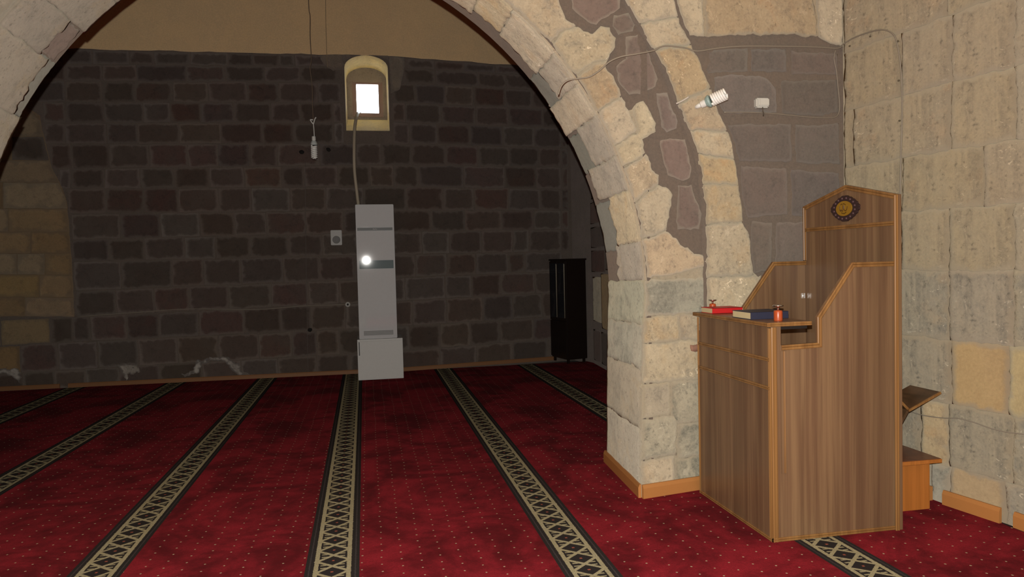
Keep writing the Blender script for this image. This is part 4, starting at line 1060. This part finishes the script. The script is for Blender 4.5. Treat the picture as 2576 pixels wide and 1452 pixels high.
# bulb beside the arch, on the outer order
e0 = hitY(1750, 268, yr); 
cb = Vector((e0.x, yr(e0.x)-.045, e0.z))
tip = hitY(1812, 250, yr); ax = Vector((tip.x-e0.x, -.15, tip.z-e0.z+.02))
cfl(cb + Vector((.012, 0, 0)), ax, .040, .172, 3.4, .0068, 'spiral bulb with greenish base stuck out beside the stone arch', 'wall_bulb', True, M_ballast2)
tube('lamp_bracket', [cb + Vector((.012, 0, 0)), Vector((cb.x-.004, yr(cb.x)+.002, cb.z-.006))], .014, M_holder, bpy.data.objects['wall_bulb'])

# switch box right of it
a0, a1 = hitY(1896, 249, yr), hitY(1925, 275, yr)
SB = root('junction_box', ((a0.x+a1.x)/2, yr(a0.x)-.03, a1.z), 'white junction box on the dark stone panel right of the spiral bulb', 'junction box')
yy = yr(a0.x)
box('box_base', a0.x, a1.x, yy-.038, yy+.004, a1.z, a0.z, plain('white_plastic', (.58, .58, .53), .4), SB, .008)
box('box_cover', a0.x+.012, a1.x-.006, yy-.052, yy-.038, a1.z+.008, a0.z-.004, bpy.data.materials['white_plastic'], SB, .006)
tube('wire_tail', [(a0.x+.045, yy-.03, a1.z+.004), (a0.x+.047, yy-.03, a1.z-.02), (a0.x+.058, yy-.02, a1.z-.035), (a0.x+.060, yy-.012, a1.z-.05)], .004, M_cabled, SB, 6)

# cables on the near walls
def ymix(x): return yf(x) if x < hitY(1600, 120, yr).x - .02 else yr(x)
def near_cable(pts, r, m, label, surf=None, off=.03):
    P = [hitY(x, y, surf or yr) for x, y in pts]; P = [Vector((p.x, p.y-off, p.z)) for p in P]
    return setp(tube('cable', smooth_pts(P, 6), r, m, None, 6), label, 'cable')
near_cable([(1402, 240), (1410, 218), (1425, 205), (1450, 200), (1478, 196), (1505, 180), (1530, 158), (1560, 145), (1600, 138), (1640, 130), (1655, 122), (1675, 118), (1720, 123), (1750, 131), (1800, 124), (1860, 119), (1960, 119), (2050, 121), (2098, 124), (2112, 120)],
           .005, M_cable, 'pale cable climbing over the stone arch and along the dark panel', yr, .022)
P = [Vector((hitX(x, y, xr).x-.022, hitX(x, y, xr).y, hitX(x, y, xr).z)) for x, y in ((2118, 119), (2150, 98), (2185, 84), (2215, 76), (2235, 76), (2252, 84), (2262, 100), (2270, 140), (2276, 200), (2277, 300), (2274, 400), (2272, 500), (2268, 640))]
setp(tube('cable', smooth_pts(P, 6), .0045, M_cable, None, 6), 'pale cable looping up and then down the right wall', 'cable')
near_cable([(2098, 128), (2094, 150), (2100, 180), (2104, 220), (2108, 262), (2106, 285), (2096, 296), (2070, 298), (2030, 296), (1980, 291), (1925, 286), (1870, 284), (1818, 284)], .0035, M_cable, 'thin cable branching down the dark panel to the junction box', yr, .018)
near_cable([(1697, 263), (1712, 256), (1728, 246)], .005, plain('white_cable', (.62, .58, .52), .5), 'short white cable end on the outer arch stones by the spiral bulb', yr, .026)
P = [Vector((hitX(x, y, xr).x-.026, hitX(x, y, xr).y, hitX(x, y, xr).z)) for x, y in ((2296, 1034), (2330, 1044), (2380, 1051), (2420, 1052), (2460, 1062), (2500, 1076), (2540, 1086), (2590, 1092))]
setp(tube('cable', smooth_pts(P, 6), .003, M_cable, None, 6), 'thin cable sagging along the right wall above the book stand', 'cable')
pc = [hitY(x, y, lambda u: 5.2) for x, y in ((1402, 243), (1388, 258), (1382, 266), (1394, 269))]
setp(tube('cable', smooth_pts([(p.x-.0, p.y - i*.0, p.z) for i, p in enumerate(pc)], 5), .006, M_cable, None, 6), 'loose cable loop hanging at the rim of the arch', 'cable')
# clips / nail heads along the right wall cable
nm = plain('rusty_nail', (.10, .08, .05), .6)
for k, (x, y) in enumerate(((2266, 104), (2196, 92), (2144, 116), (2268, 203), (2270, 304), (2272, 505))):
    p = hitX(x, y, xr); n_ = lathe('nail', p.x-.02, p.y, [(.0, p.z-.006), (.006, p.z-.004), (.006, p.z+.004), (.001, p.z+.006)], nm, None, 8)
    lab = ('at the top bend of the looping wall cable', 'under the rising part of the looping wall cable', 'lowest left under the looping wall cable', 'just below the bend of the wall cable', 'halfway down the right wall cable', 'low on the right wall cable above the pulpit')[k]
    setp(n_, 'small rusty nail head '+lab, 'nail', 'nails along the right wall cable')
